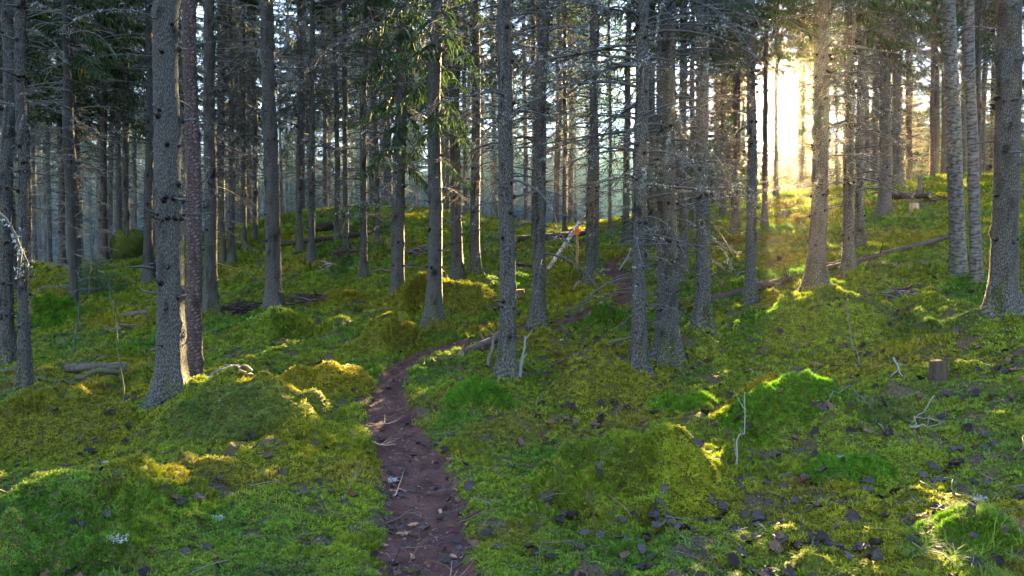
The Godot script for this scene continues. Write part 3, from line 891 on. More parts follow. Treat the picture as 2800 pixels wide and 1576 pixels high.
func build_litter() -> void:
	# needles, bark flakes and cone scales trodden into the path
	var b := MB.new()
	b.flat(Vector3(-0.5, 0.02, -0.2), Vector3(0.5, 0.05, -0.1), Vector3(0.1, 0.12, 0.25), Color.WHITE)
	b.flat(Vector3(-0.5, 0.02, -0.2), Vector3(0.1, 0.12, 0.25), Vector3(-0.4, 0.02, 0.2), Color(0.8, 0.8, 0.8))
	var needle := MB.new()
	needle.tube(PackedVector3Array([Vector3(-0.5, 0, 0), Vector3(0, 0.08, 0.06), Vector3(0.5, 0, 0)]), PackedFloat32Array([0.02, 0.022, 0.008]), 3, Color.WHITE)
	var fb := PackedFloat32Array()
	var nb := PackedFloat32Array()
	for i in 26000:
		var d := 2.6 + 14.0 * pow(rng.randf(), 2.2)
		var x := rng.randf_range(-2.6, 2.6)
		var pd := grid_at(GP, x, d)
		if pd > 0.06 or rng.randf() < ss(-0.02, 0.06, pd):
			continue
		var c: Color = [Color(0.055, 0.028, 0.024), Color(0.085, 0.05, 0.04), Color(0.022, 0.015, 0.014), Color(0.16, 0.11, 0.09), Color(0.06, 0.055, 0.065)][rng.randi() % 5]
		var s := rng.randf_range(0.008, 0.03)
		push(fb, leaf_basis(x, d, s), on(x, d, 0.012), c)
		s = rng.randf_range(0.02, 0.07)
		push(nb, leaf_basis(x + rng.randf_range(-0.02, 0.02), d, s), on(x, d, 0.013), c * rng.randf_range(0.8, 1.8))
	for i in 30000:
		var d := 2.6 + 16.0 * pow(rng.randf(), 1.6)
		var x := rng.randf_range(-1.0, 1.0) * (0.74 * d + 1.0)
		if bare(x, d) < 0.1:
			continue
		var c: Color = [Color(0.075, 0.045, 0.028), Color(0.10, 0.07, 0.04), Color(0.03, 0.022, 0.018), Color(0.15, 0.11, 0.07)][rng.randi() % 4]
		push(nb, leaf_basis(x, d, rng.randf_range(0.02, 0.08)), on(x, d, 0.012), c)
		push(fb, leaf_basis(x, d, rng.randf_range(0.008, 0.025)), on(x, d, 0.010), c)
	multi("bark_crumbs", b.mesh(M.litter), fb)
	multi("fallen_needles", needle.mesh(M.litter), nb)
	# small twigs over the moss
	var tw := MB.new()
	tw.tube(PackedVector3Array([Vector3(-0.5, 0.0, 0), Vector3(-0.2, 0.05, 0.05), Vector3(0.15, 0.06, -0.04), Vector3(0.5, 0.02, 0.05)]), PackedFloat32Array([0.014, 0.012, 0.01, 0.004]), 4, Color.WHITE)
	tw.tube(PackedVector3Array([Vector3(0.0, 0.05, 0.0), Vector3(0.2, 0.09, 0.15), Vector3(0.3, 0.07, 0.3)]), PackedFloat32Array([0.008, 0.007, 0.003]), 3, Color.WHITE)
	var tb := PackedFloat32Array()
	for i in 1500:
		var d := 2.7 + 24.0 * pow(rng.randf(), 1.5)
		var x := rng.randf_range(-1.0, 1.0) * (0.74 * d + 1.0)
		if nz2.get_noise_2d(x * 0.3 + 500.0, d * 0.3) < rng.randf_range(-0.3, 0.2):
			continue
		var c: Color = [Color(0.06, 0.05, 0.04), Color(0.032, 0.027, 0.023), Color(0.10, 0.09, 0.072), Color(0.08, 0.057, 0.036)][rng.randi() % 4]
		push(tb, leaf_basis(x, d, rng.randf_range(0.05, 0.2) * (1.0 + d / 8.0)), on(x, d, 0.035), c)
	multi("fallen_twigs", tw.mesh(M.litter), tb)

# ---------------------------------------------------------------- branches
const BARK := Color(0.053, 0.055, 0.052)
const LICHEN := Color(0.24, 0.28, 0.255)

func lichen(b: MB, at: Vector3, s: float, n: int) -> void:
	for i in n:
		var o := at + Vector3(rng.randf_range(-1, 1), rng.randf_range(-0.9, 0.9), rng.randf_range(-1, 1)) * s
		var u := Vector3(rng.randf_range(-1, 1), rng.randf_range(-1, 1), rng.randf_range(-1, 1)).normalized() * s * rng.randf_range(0.5, 1.2)
		var v := Vector3(rng.randf_range(-1, 1), rng.randf_range(-1, 1), rng.randf_range(-1, 1)).normalized() * s * rng.randf_range(0.3, 0.9)
		b.flat(o, o + u, o + v, LICHEN * rng.randf_range(0.45, 1.25), 0.0)

# a dead branch of unit length that leaves along +x
func dead_branch(heavy: float, detail: int, droop: float) -> MB:
	var b := MB.new()
	var n := 7 if detail > 0 else 4
	var p := PackedVector3Array()
	var r := PackedFloat32Array()
	var q := Vector3(-0.02, 0, 0)
	var yaw := rng.randf_range(-0.15, 0.15)
	var pitch := rng.randf_range(-0.05, 0.25)
	var turn := rng.randf_range(-0.5, 0.5)
	for i in n + 1:
		p.append(q)
		r.append(lerpf(0.0115, 0.0025, pow(float(i) / n, 0.8)))
		q += Vector3(cos(yaw) * cos(pitch), sin(pitch), sin(yaw) * cos(pitch)) / n
		yaw += turn / n + rng.randf_range(-0.12, 0.12)
		pitch += (-droop * (1.0 if i < n * 0.6 else -1.1)) / n * 2.0 + rng.randf_range(-0.08, 0.08)
	var bk := BARK * (0.9 if detail > 0 else 1.9)
	if detail == 0:
		for i in r.size():
			r[i] *= 1.25
	b.tube(p, r, 4 if detail > 0 else 3, bk, bk * 1.1)
	var side := 1.0
	var twigs := (11 if detail > 0 else 6)
	for k in twigs:
		if rng.randf() < 0.2:
			continue
		var t := rng.randf_range(0.18, 0.98)
		var f := t * n
		var i := mini(int(f), n - 1)
		var o := p[i].lerp(p[i + 1], f - i)
		var along := (p[i + 1] - p[i]).normalized()
		side = -side
		var dir := (along * rng.randf_range(0.35, 1.0) + along.cross(Vector3.UP).normalized() * side * rng.randf_range(0.5, 1.1) + Vector3.UP * rng.randf_range(-0.7, 0.25)).normalized()
		var l := rng.randf_range(0.08, 0.34) * (1.15 - t * 0.6)
		var m := o + dir * l * 0.5
		var e := m + (dir + Vector3(rng.randf_range(-0.4, 0.4), rng.randf_range(-0.5, 0.3), rng.randf_range(-0.4, 0.4))).normalized() * l * 0.55
		b.tube(PackedVector3Array([o, m, e]), PackedFloat32Array([0.0048, 0.0036, 0.0015]) if detail > 0 else PackedFloat32Array([0.007, 0.0055, 0.003]), 3, bk)
		if detail > 0:
			for s in 2:
				if rng.randf() < 0.6:
					var o2 := o.lerp(e, rng.randf_range(0.35, 0.8))
					var e2 := o2 + (dir + Vector3(rng.randf_range(-1, 1), rng.randf_range(-0.8, 0.4), rng.randf_range(-1, 1))).normalized() * l * 0.4
					b.tube(PackedVector3Array([o2, e2]), PackedFloat32Array([0.003, 0.0012]), 3, BARK * 1.1)
			if rng.randf() < heavy:
				lichen(b, o.lerp(e, rng.randf()), 0.016, 6)
				lichen(b, e, 0.014, 5)
		elif rng.randf() < heavy:
			lichen(b, e, 0.022, 2)
	var spots := int(heavy * (26 if detail > 0 else 6))
	for k in spots:
		var f := rng.randf_range(0.05, 0.97) * n
		var i := mini(int(f), n - 1)
		lichen(b, p[i].lerp(p[i + 1], f - i), 0.018 if detail > 0 else 0.028, 4 if detail > 0 else 2)
	return b

# a live spruce bough of unit length along +x: drooping twigs full of needles
func bough(dense: int) -> MB:
	var b := MB.new()
	var n := 6
	var p := PackedVector3Array()
	var r := PackedFloat32Array()
	var q := Vector3.ZERO
	var pitch := rng.randf_range(-0.1, 0.15)
	for i in n + 1:
		p.append(q)
		r.append(lerpf(0.012, 0.003, float(i) / n))
		q += Vector3(cos(pitch), sin(pitch), rng.randf_range(-0.06, 0.06)) / n
		pitch += rng.randf_range(-0.22, 0.0) if i < 3 else rng.randf_range(0.0, 0.25)
	b.tube(p, r, 3, BARK)
	for k in dense:
		var t := lerpf(0.12, 1.0, float(k) / (dense - 1))
		var f := t * n
		var i := mini(int(f), n - 1)
		var o := p[i].lerp(p[i + 1], f - i)
		for side in [-1.0, 1.0]:
			var l := rng.randf_range(0.18, 0.34) * (1.25 - 0.8 * t)
			var dir := Vector3(rng.randf_range(0.5, 1.0), rng.randf_range(-0.9, -0.15), side * rng.randf_range(0.5, 1.0)).normalized()
			needle_twig(b, o, dir, l, rng.randf_range(0.010, 0.015))
			for extra in 2:
				var o2 := o + dir * l * rng.randf_range(0.2, 0.75)
				needle_twig(b, o2, (dir + Vector3(rng.randf_range(-0.2, 0.6), rng.randf_range(-1.0, 0.1), rng.randf_range(-0.5, 0.5))).normalized(), l * 0.6, 0.011)
	return b

func needle_twig(b: MB, o: Vector3, dir: Vector3, l: float, w: float) -> void:
	var c := Color(0.032, 0.072, 0.036).lerp(Color(0.06, 0.09, 0.028), rng.randf()) * rng.randf_range(0.6, 1.35)
	var s := dir.cross(Vector3(0.2, 1, 0.1)).normalized() * w
	var u := s.cross(dir).normalized() * w
	var m := o + dir * l * 0.45 + Vector3(0, 0.01, 0)
	var e := o + dir * l - Vector3(0, l * 0.1, 0)
	for v in [s, u]:
		b.flat(o, m + v, e, c, 0.15)
		b.flat(o, m - v, e, c * 0.85, 0.15)

var DEAD: Array[MB] = []
var DEADLOW: Array[MB] = []
var DEAD_MESH: Array[Mesh] = []
var FINE: Array[Mesh] = []
var BOUGH: Array[MB] = []
var BOUGH_MESH: Array[Mesh] = []

func crown(y0: float, y1: float, wide: float, count: int) -> MB:
	var b := MB.new()
	for i in count:
		var t := float(i) / count
		var y := lerpf(y0, y1, pow(t, 1.15))
		var k := (y1 - y) / (y1 - y0)
		var l := wide * (0.12 + 0.95 * pow(k, 0.75)) * rng.randf_range(0.7, 1.15)
		if t < 0.12:
			l *= 0.75
		var x := Transform3D(Basis(Vector3.UP, i * 2.4 + rng.randf_range(-0.4, 0.4)) * Basis(Vector3.BACK, rng.randf_range(-0.35, 0.05) + 0.5 * (1.0 - k)), Vector3(0, y, 0))
		x.basis = x.basis.scaled_local(Vector3(l, l, l))
		b.add(BOUGH[rng.randi() % BOUGH.size()], x)
	return b

func dead_crown(y0: float, y1: float, r: float, per_m: float, long: float) -> MB:
	var b := MB.new()
	var n := int((y1 - y0) * per_m)
	for i in n:
		var y := rng.randf_range(y0, y1)
		var l := long * rng.randf_range(0.35, 1.15) * (0.55 + 0.6 * ss(y0, y1, y))
		var x := Transform3D(Basis(Vector3.UP, rng.randf() * TAU) * Basis(Vector3.BACK, rng.randf_range(-0.3, 0.2)), Vector3(0, y, 0))
		x.origin += x.basis.x * r * 0.7
		x.basis = x.basis.scaled_local(Vector3(l, l, l))
		b.add(DEADLOW[rng.randi() % DEADLOW.size()], x)
	return b

# a trunk: grid mesh with flared foot, knots and stubs
func taper(q: float) -> float:
	return pow(maxf(1.0 - pow(clampf(q, 0.0, 1.0), 1.7), 0.012), 0.85)

func trunk_mesh(R: float, H: float, lean: Vector2, sides: int, fine_to: float, step: float, tint: Color, mat: Material, flare := 0.35, knots := 1.0, green := 0.0) -> ArrayMesh:
	var hs := PackedFloat32Array()
	var h := -0.25
	while h < fine_to:
		hs.append(h)
		h += step
	while h < H:
		hs.append(h)
		h += maxf(step, 0.5)
	hs.append(H)
	var cols := sides + 1
	var ph := rng.randf() * TAU
	var off := rng.randf() * 100.0
	var P := PackedVector3Array()
	var C := PackedColorArray()
	var U := PackedVector2Array()
	var reps := maxf(1.0, roundf(TAU * R / 0.42))
	var knot := []
	for k in int(fine_to * 9.0 * knots):
		knot.append([rng.randf() * TAU, rng.randf_range(0.1, fine_to), rng.randf_range(0.4, 1.0)])
	for y in hs:
		var rad := R * taper(y / H)
		var sway := Vector2(nz.get_noise_2d(y * 0.35 + off, 3.0), nz.get_noise_2d(y * 0.35 + off, 77.0)) * 0.035 * minf(y, 4.0) * 0.6
		for c in cols:
			var a := TAU * (c % sides) / sides
			var ca := cos(a)
			var sa := sin(a)
			var f := 1.0 + flare * exp(-maxf(y, -0.1) / 0.24) * (1.0 + 0.55 * cos(5.0 * a + ph + 0.6 * sin(a + ph)))
			f += 0.05 * nz3.get_noise_3d(ca * 0.5 + off, sa * 0.5, y * 0.5) + 0.055 * nz2.get_noise_3d(ca * 0.7, sa * 0.7 + off, y * 1.1)
			var tone := 1.0 + 0.75 * nz2.get_noise_3d(ca * 0.6 + off, sa * 0.6, y * 0.45)
			for k in knot:
				var da := absf(wrapf(a - k[0], -PI, PI)) * R
				var dy := absf(y - k[1])
				if da < 0.06 and dy < 0.07:
					var q: float = minf(1.0, 1.6 * (1.0 - da / 0.06) * (1.0 - dy / 0.07)) * k[2]
					f += 0.22 * q
					tone *= 1.0 - 0.95 * q
			P.append(Vector3(lean.x * y + sway.x + rad * f * ca, y, lean.y * y + sway.y + rad * f * sa))
			var col := tint * tone
			var gr := green * (1.0 - ss(0.05, 0.42, y - 0.3 * nz3.get_noise_2d(a * 3.0 + off, 1.0)))
			col = col.lerp(Color(0.09, 0.12, 0.045) / 0.11 * 0.11 * 9.0, clampf(gr, 0.0, 0.8))
			# pale lichen crust in patches
			tone = 1.0 + 0.55 * nz3.get_noise_3d(ca * 0.5 + off, sa * 0.5, y * 1.4 + 31.0) + 0.35 * nz4.get_noise_3d(ca * 0.4 + off, sa * 0.4, y * 0.8)
			col = col * tone
			var lc := ss(0.02, 0.30, nz3.get_noise_3d(ca * 0.55 + off, sa * 0.55 + 9.0, y * 1.0 + off) + 0.16 * (1.0 - ss(0.3, 3.0, y)))
			col = col.lerp(Color(1.7, 2.05, 1.8), 0.6 * lc)
			C.append(col)
			U.append(Vector2(float(c) / sides * reps, y / 0.42))
	return grid_mesh(P, C, U, hs.size(), cols, true, mat)

func stubs(R: float, H: float, lean: Vector2, y1: float, count: int) -> MB:
	var b := MB.new()
	var y := rng.randf_range(0.3, 0.6)
	var a := rng.randf() * TAU
	for i in count:
		a += TAU * rng.randf_range(0.15, 0.45)
		if rng.randf() < 0.32:
			y += rng.randf_range(0.12, 0.5)
		if y > y1:
			y = rng.randf_range(0.3, y1)
		var yy := y + rng.randf_range(-0.05, 0.05)
		var rad := R * taper(yy / H)
		var dir := Vector3(cos(a), rng.randf_range(-0.25, 0.35), sin(a)).normalized()
		var o := Vector3(lean.x * yy, yy, lean.y * yy) + Vector3(cos(a), 0, sin(a)) * rad * 0.9
		var w := rng.randf_range(0.006, 0.015) * (0.7 + R * 2.5)
		# the dark collar round the stub
		b.tube(PackedVector3Array([o, o + dir * (rad * 0.11 + 0.009), o + dir * (rad * 0.13 + 0.018)]), PackedFloat32Array([w * 2.4, w * 1.8, w * 0.8]), 7, Color(0.020, 0.018, 0.017), Color(0.012, 0.011, 0.010))
		var l := rng.randf_range(0.02, 0.05) if rng.randf() < 0.7 else rng.randf_range(0.06, 0.24)
		var m := o + dir * (l * 0.5 + rad * 0.14 + 0.02)
		b.tube(PackedVector3Array([o, m, m + (dir + Vector3(rng.randf_range(-0.3, 0.3), rng.randf_range(-0.4, 0.3), 0)).normalized() * l * 0.6]), PackedFloat32Array([w, w * 0.8, w * 0.3]), 4, BARK * 0.6, BARK * rng.randf_range(0.6, 2.2))
	return b

# one of the measured trees, with branches of its own
func measured_tree(t: Array, crowns: Array[Mesh], lows: Array[Mesh]) -> void:
	var kind: String = t[0]
	var x: float = t[1]
	var d: float = t[2]
	var R: float = t[3]
	var lean := Vector2(t[4], rng.randf_range(-0.008, 0.008))
	var group := ""
	var cat := {"spruce": "spruce tree", "pine": "pine tree", "birch": "birch tree"}[kind] as String
	var o := thing({"spruce": "spruce_tree", "pine": "pine_tree", "birch": "birch_tree"}[kind], on(x, d, -0.02), t[8], cat, group)
	var H := clampf(R * 110.0, 12.0, 19.0)
	var see := clampf(EYE + d * 0.4 - gy(x, d) + 0.5, 3.0, 10.0)
	var near := d < 12.0
	var sides := 26 if d < 10.0 else 18 if d < 16.0 else 12
	var step := 0.055 if d < 10.0 else 0.09 if d < 16.0 else 0.16
	var tint := Color(1, 1, 1) * rng.randf_range(0.85, 1.2)
	if t[8].contains("dark"):
		tint *= 0.62
	if kind == "spruce":
		tint = tint.lerp(Color(1.1, 0.92, 0.86), rng.randf() * 0.5)
	var mat: Material = {"spruce": M.bark, "pine": M.pine_bark, "birch": M.birch_bark}[kind]
	if kind != "spruce":
		tint = Color.WHITE
	var trunk := trunk_mesh(R, H, lean, sides, see, step, tint, mat, 0.75 if kind == "spruce" else 0.3, 1.0 if kind == "spruce" else 0.15, 0.9 if kind == "birch" else 0.75)
	var trunk_node := part("trunk", trunk, o)
	if kind == "spruce":
		part("branch_stubs", stubs(R, H, lean, see, int(see * (13 if near else 7))).mesh(M.twig), trunk_node, Transform3D(), "stuff")
	var bmin: float = t[5]
	var top := minf(see, 7.0)
	var y := bmin
	if t[6] > 0.0:
		while y < (top if near else minf(top, 5.0)):
			y += 1.0 / t[6] * rng.randf_range(0.5, 1.5)
			var grow := 0.5 + 0.5 * ss(bmin, bmin + 3.0, y)
			var l := rng.randf_range(0.6, 1.9) * grow
			if rng.randf() < 0.18:
				l *= 0.4
			if y < 1.5:
				l *= 0.55
			var heavy: bool = rng.randf() < t[7]
			var xf := Transform3D(Basis(Vector3.UP, rng.randf() * TAU) * Basis(Vector3.BACK, rng.randf_range(-0.25, 0.22)), Vector3(lean.x * y, y, lean.y * y))
			xf.origin += xf.basis.x * R * taper(y / H) * 0.75
			xf.basis = xf.basis.scaled_local(Vector3(l, l, l))
			if clear_of_sun(o.position + xf.origin + xf.basis.x * 0.5) < 0.3 * l or clear_of_sun(o.position + xf.origin + xf.basis.x * 0.95) < 0.15:
				continue
			part("dead_branch", DEAD_MESH[rng.randi() % 8 + (8 if heavy else 0)], o, xf)
	if t[8].contains("hanging boughs") or t[8].contains("flared roots"):
		for i in 26:
			var gyy := lerpf(2.5, 6.8, pow(i / 25.0, 0.7))
			var l := rng.randf_range(0.6, 1.3)
			var xf := Transform3D(Basis(Vector3.UP, i * 2.4) * Basis(Vector3.BACK, -0.5), Vector3(lean.x * gyy, gyy, 0))
			xf.basis = xf.basis.scaled_local(Vector3(l, l, l))
			part("green_bough", BOUGH_MESH[i % 5], o, xf)
	if kind == "spruce" and t[6] > 8.0 and d < 17.0 and trunk_clear(x, d) > 0.45:
		part("fine_dead_branches", FINE[rng.randi() % 3], o, Transform3D(Basis(Vector3.UP, rng.randf() * TAU), Vector3(lean.x * 2.0, bmin, 0)), "stuff")
	var cy := rng.randf_range(7.5, 9.5) if d < 15.0 else rng.randf_range(6.0, 7.2)
	if x / d > 0.22 and d > 10.2:
		cy = rng.randf_range(3.7, 4.6)
	elif x / d < -0.5 and d > 15.0:
		cy = rng.randf_range(4.2, 5.3)
	if kind == "spruce":
		if d >= 12.0 and see > 5.5:
			part("upper_dead_branches", lows[rng.randi() % lows.size()], o, Transform3D(Basis(Vector3.UP, rng.randf() * TAU), Vector3(lean.x * 5.0, 4.6, 0)), "stuff")
		var cm: Mesh = crowns[rng.randi() % crowns.size()]
		var k := (H - cy + 0.8) / 10.0
		part("crown", cm, o, Transform3D(Basis(Vector3.UP, rng.randf() * TAU).scaled(Vector3(1, k, 1)), Vector3(lean.x * (cy + 3.0), cy, lean.y * (cy + 3.0))))
	else:
		var cm: Mesh = crowns[rng.randi() % crowns.size()]
		part("crown", cm, o, Transform3D(Basis().scaled(Vector3(0.9, (H - 8.2) / 10.0, 0.9)), Vector3(lean.x * 10.0, 9.0, 0)))

const BLOCK := [[6.5, 29.0], [7.5, 30.5], [8.3, 29.5], [7.0, 33.0], [8.7, 34.0], [5.9, 27.0], [9.2, 33.0], [8.0, 27.6]]  # low spruces added to keep the sun off the path and near moss
var far_rank := {}
func far_label(x: float, d: float) -> Array:
	var s := x / d
	var best := 9.0
	var who := ""
	var side := ""
	for t in TREES:
		if t[9] != "":
			var q: float = s - t[1] / t[2]
			if absf(q) < best:
				best = absf(q)
				who = t[9]
				side = "left" if q < 0.0 else "right"
	var key := who + side
	far_rank[key] = far_rank.get(key, 0) + 1
	var n: int = far_rank[key]
	var word: String = ["nearest", "second nearest", "third nearest", "fourth nearest", "fifth nearest", "sixth nearest", "seventh nearest", "eighth nearest"][mini(n, 8) - 1]
	var group := "slim spruces in the depth of the forest"
	if n > 8:
		return ["slim deepest spruce just %s of the %s" % [side, who], group]
	return ["slim background spruce, %s %s of the %s" % [word, side, who], group]

func build_forest() -> void:
	for k in 16:
		DEAD.append(dead_branch(0.12 if k < 8 else 0.85, 1, rng.randf_range(0.0, 0.75)))
		DEAD_MESH.append(DEAD[k].mesh(M.twig))
	for k in 10:
		DEADLOW.append(dead_branch(0.25, 0, rng.randf_range(0.0, 0.8)))
	for k in 5:
		BOUGH.append(bough(19))
		BOUGH_MESH.append(BOUGH[k].mesh(M.needles))
	var crowns: Array[Mesh] = []
	var cmb: Array[MB] = []
	for k in 4:
		var c := crown(0.0, 10.0, rng.randf_range(1.25, 1.75), 46)
		cmb.append(c)
		crowns.append(c.mesh(M.needles))
	var lows: Array[Mesh] = []
	for k in 3:
		lows.append(dead_crown(0.0, 4.0, 0.08, 20.0, 1.6).mesh(M.twig))
	for k in 3:
		var f := MB.new()
		for i in 30:
			var y := 4.6 * i / 46.0 + rng.randf_range(-0.1, 0.1)
			var l := rng.randf_range(0.35, 1.5)
			var x := Transform3D(Basis(Vector3.UP, rng.randf() * TAU) * Basis(Vector3.BACK, rng.randf_range(-0.3, 0.15)), Vector3(0, y, 0))
			x.origin += x.basis.x * 0.06
			x.basis = x.basis.scaled_local(Vector3(l, l, l))
			f.add(DEAD[rng.randi() % 8 + (8 if rng.randf() < 0.15 else 0)], x)
		FINE.append(f.mesh(M.twig))
	for t in TREES:
		measured_tree(t, crowns, lows)
	# the spruce outside the left edge that holds a lichen covered branch into the view
	var out := thing("spruce_tree", on(-4.25, 4.7, -0.05), "spruce beyond the left edge, its drooping lichen covered branch hanging into view", "spruce tree")
	part("trunk", trunk_mesh(0.11, 14.0, Vector2.ZERO, 14, 4.0, 0.12, Color.WHITE, M.bark, 0.6, 0.3, 0.5), out)
	part("crown", crowns[1], out, Transform3D(Basis(), Vector3(0, 6.5, 0)))
	var hb := MB.new()
	var hp := PackedVector3Array()
	var hr := PackedFloat32Array()
	var base_y := out.position.y
	var bend := [[-4.2, 2.02], [-3.85, 2.12], [-3.6, 2.14], [-3.4, 2.09], [-3.27, 2.04], [-3.17, 1.95], [-3.12, 1.84], [-3.10, 1.74], [-3.13, 1.66], [-3.17, 1.58]]
	for i in bend.size():
		hp.append(Vector3(bend[i][0] + 4.25, bend[i][1] - base_y, 0.15 - 0.03 * i + rng.randf_range(-0.02, 0.02)))
		hr.append(lerpf(0.016, 0.005, i / 9.0))
	hb.tube(hp, hr, 6, BARK)
	for i in range(2, 10):
		for k in 5:
			lichen(hb, hp[i - 1].lerp(hp[i], rng.randf()), 0.022, 5 if i < 5 else 7)
		if rng.randf() < 0.6:
			var dv := Vector3(rng.randf_range(-0.3, 0.6), rng.randf_range(-0.7, 0.3), rng.randf_range(-0.5, 0.5)).normalized() * rng.randf_range(0.08, 0.2)
			hb.tube(PackedVector3Array([hp[i], hp[i] + dv]), PackedFloat32Array([0.004, 0.0015]), 3, BARK)
			lichen(hb, hp[i] + dv, 0.016, 6)
	part("dead_branch", hb.mesh(M.twig), out)
	# prototypes for the trees beyond
	var protos := []
	for k in 7:
		var R := rng.randf_range(0.075, 0.14)
		var H := rng.randf_range(16.0, 20.0)
		var y0 := rng.randf_range(8.0, 11.0)
		var lean := Vector2(rng.randf_range(-0.02, 0.02), rng.randf_range(-0.02, 0.02))
		var tr := trunk_mesh(R, H, lean, 9, 9.0, 0.35, Color.WHITE * rng.randf_range(0.85, 1.25), M.bark, 0.3, 0.0, 0.2)
		var dc := dead_crown(0.4, y0 + 1.0, R, 18.0, 1.6)
		var cr := MB.new()
		cr.add(cmb[k % 4], Transform3D(Basis(Vector3.UP, k * 1.7).scaled(Vector3(1.0, (H + 0.6 - y0) / 10.0, 1.0)), Vector3(lean.x * y0, y0, 0)))
		# a few green boughs lower down
		for i in 18:
			var y := rng.randf_range(y0 - 4.5, y0)
			var l := rng.randf_range(0.8, 1.7)
			var x := Transform3D(Basis(Vector3.UP, rng.randf() * TAU) * Basis(Vector3.BACK, -0.3), Vector3(0, y, 0))
			x.basis = x.basis.scaled_local(Vector3(l, l, l))
			cr.add(BOUGH[i % 5], x)
		protos.append([tr, dc.mesh(M.twig), cr.mesh(M.needles), dc, cr, R, H])
	for q in BLOCK:
		var o := thing("spruce_tree", on(q[0], q[1], -0.05), "green low branched spruce added for shade left of the sun, number %s from the left" % ["two", "four", "six", "three", "seven", "one", "eight", "five"][BLOCK.find(q)], "spruce tree", "low green spruces added for shade left of the sun")
		part("trunk", protos[2][0], o, Transform3D(Basis().scaled(Vector3(0.8, 0.38, 0.8)), Vector3.ZERO))
		part("crown", crowns[rng.randi() % 4], o, Transform3D(Basis(Vector3.UP, rng.randf() * TAU).scaled(Vector3(1.05, 0.64, 1.05)), Vector3(0, 0.3, 0)))
	# places
	var placed: Array[Vector2] = []
	for t in TREES:
		placed.append(Vector2(t[1], t[2]))
	var spots: Array[Vector2] = []
	for q in [[0.296, 42.0], [0.308, 46.0], [0.390, 46.0], [0.404, 43.0], [0.418, 46.0], [0.282, 44.0], [0.43, 41.0]]:
		spots.append(Vector2(q[0] * q[1], q[1]))
		placed.append(spots[-1])
	var r2 := RandomNumberGenerator.new()
	r2.seed = 4711
	for i in 60000:
		var d := 13.0 + 77.0 * pow(r2.randf(), 0.7)
		var x := r2.randf_range(-1.0, 1.0) * (0.72 * d + 3.0)
		var s := x / d
		if not tree_may_stand(x, d, s):
			continue
		var gap := 1.8 if s < -0.1 else 1.5 if s > 0.46 else 1.9
		if d > 45.0:
			gap = 2.6
		if s > 0.2 and s < 0.46:
			gap = 2.2
		var ok := true
		for p in placed:
			if absf(p.x - x) < gap and absf(p.y - d) < gap:
				ok = false
				break
		if ok:
			placed.append(Vector2(x, d))
			spots.append(Vector2(x, d))
			if spots.size() > 620:
				break
	spots.sort_custom(func(a: Vector2, b: Vector2) -> bool: return a.y < b.y)
	var bufs: Array[PackedFloat32Array] = []
	for k in 3:
		bufs.append(PackedFloat32Array())
	var singles := 0
	for q in spots:
		var k := rng.randi() % 7
		var s := rng.randf_range(0.85, 1.15)
		var bs := Basis(Vector3.UP, rng.randf() * TAU).scaled(Vector3(s, s * rng.randf_range(0.9, 1.1), s))
		var at := on(q.x, q.y, -0.05)
		if singles < 290 and absf(q.x) < 0.70 * q.y + 0.5:
			singles += 1
			var l := far_label(q.x, q.y)
			var o := thing("spruce_tree", at, l[0], "spruce tree", l[1])
			o.basis = bs
			part("trunk", protos[k][0], o)
			part("dead_branches", protos[k][1], o, Transform3D(), "stuff")
			part("crown", protos[k][2], o)
		else:
			push(bufs[k % 3], bs, at, Color.WHITE)
	# the forest goes on behind the walker, and a far edge of wood stands beyond the clearing
	for i in 90:
		var a := r2.randf_range(0.15, 1.0) * PI * (1.0 if i % 2 else -1.0)
		a = signf(a) * lerpf(0.9, PI, absf(a) / PI)
		var r := 5.0 + 26.0 * sqrt(r2.randf())
		var s := r2.randf_range(0.85, 1.15)
		push(bufs[i % 3], Basis(Vector3.UP, r2.randf() * TAU).scaled(Vector3(s, s, s)), on(sin(a) * r, cos(a) * r, -0.1), Color.WHITE)
	for k in 3:
		var whole := MB.new()
		var p: Array = protos[k]
		var pts := PackedVector3Array()
		var rr := PackedFloat32Array()
		for i in 9:
			pts.append(Vector3(0, p[6] * i / 8.0 - 0.2, 0))
			rr.append(p[5] * (1.0 - i / 8.6))
		whole.tube(pts, rr, 7, Color(0.09, 0.08, 0.07))
		whole.add(p[3], Transform3D())
		whole.add(p[4], Transform3D())
		if bufs[k].size():
			multi("distant_spruces", whole.mesh(M.needles), bufs[k])

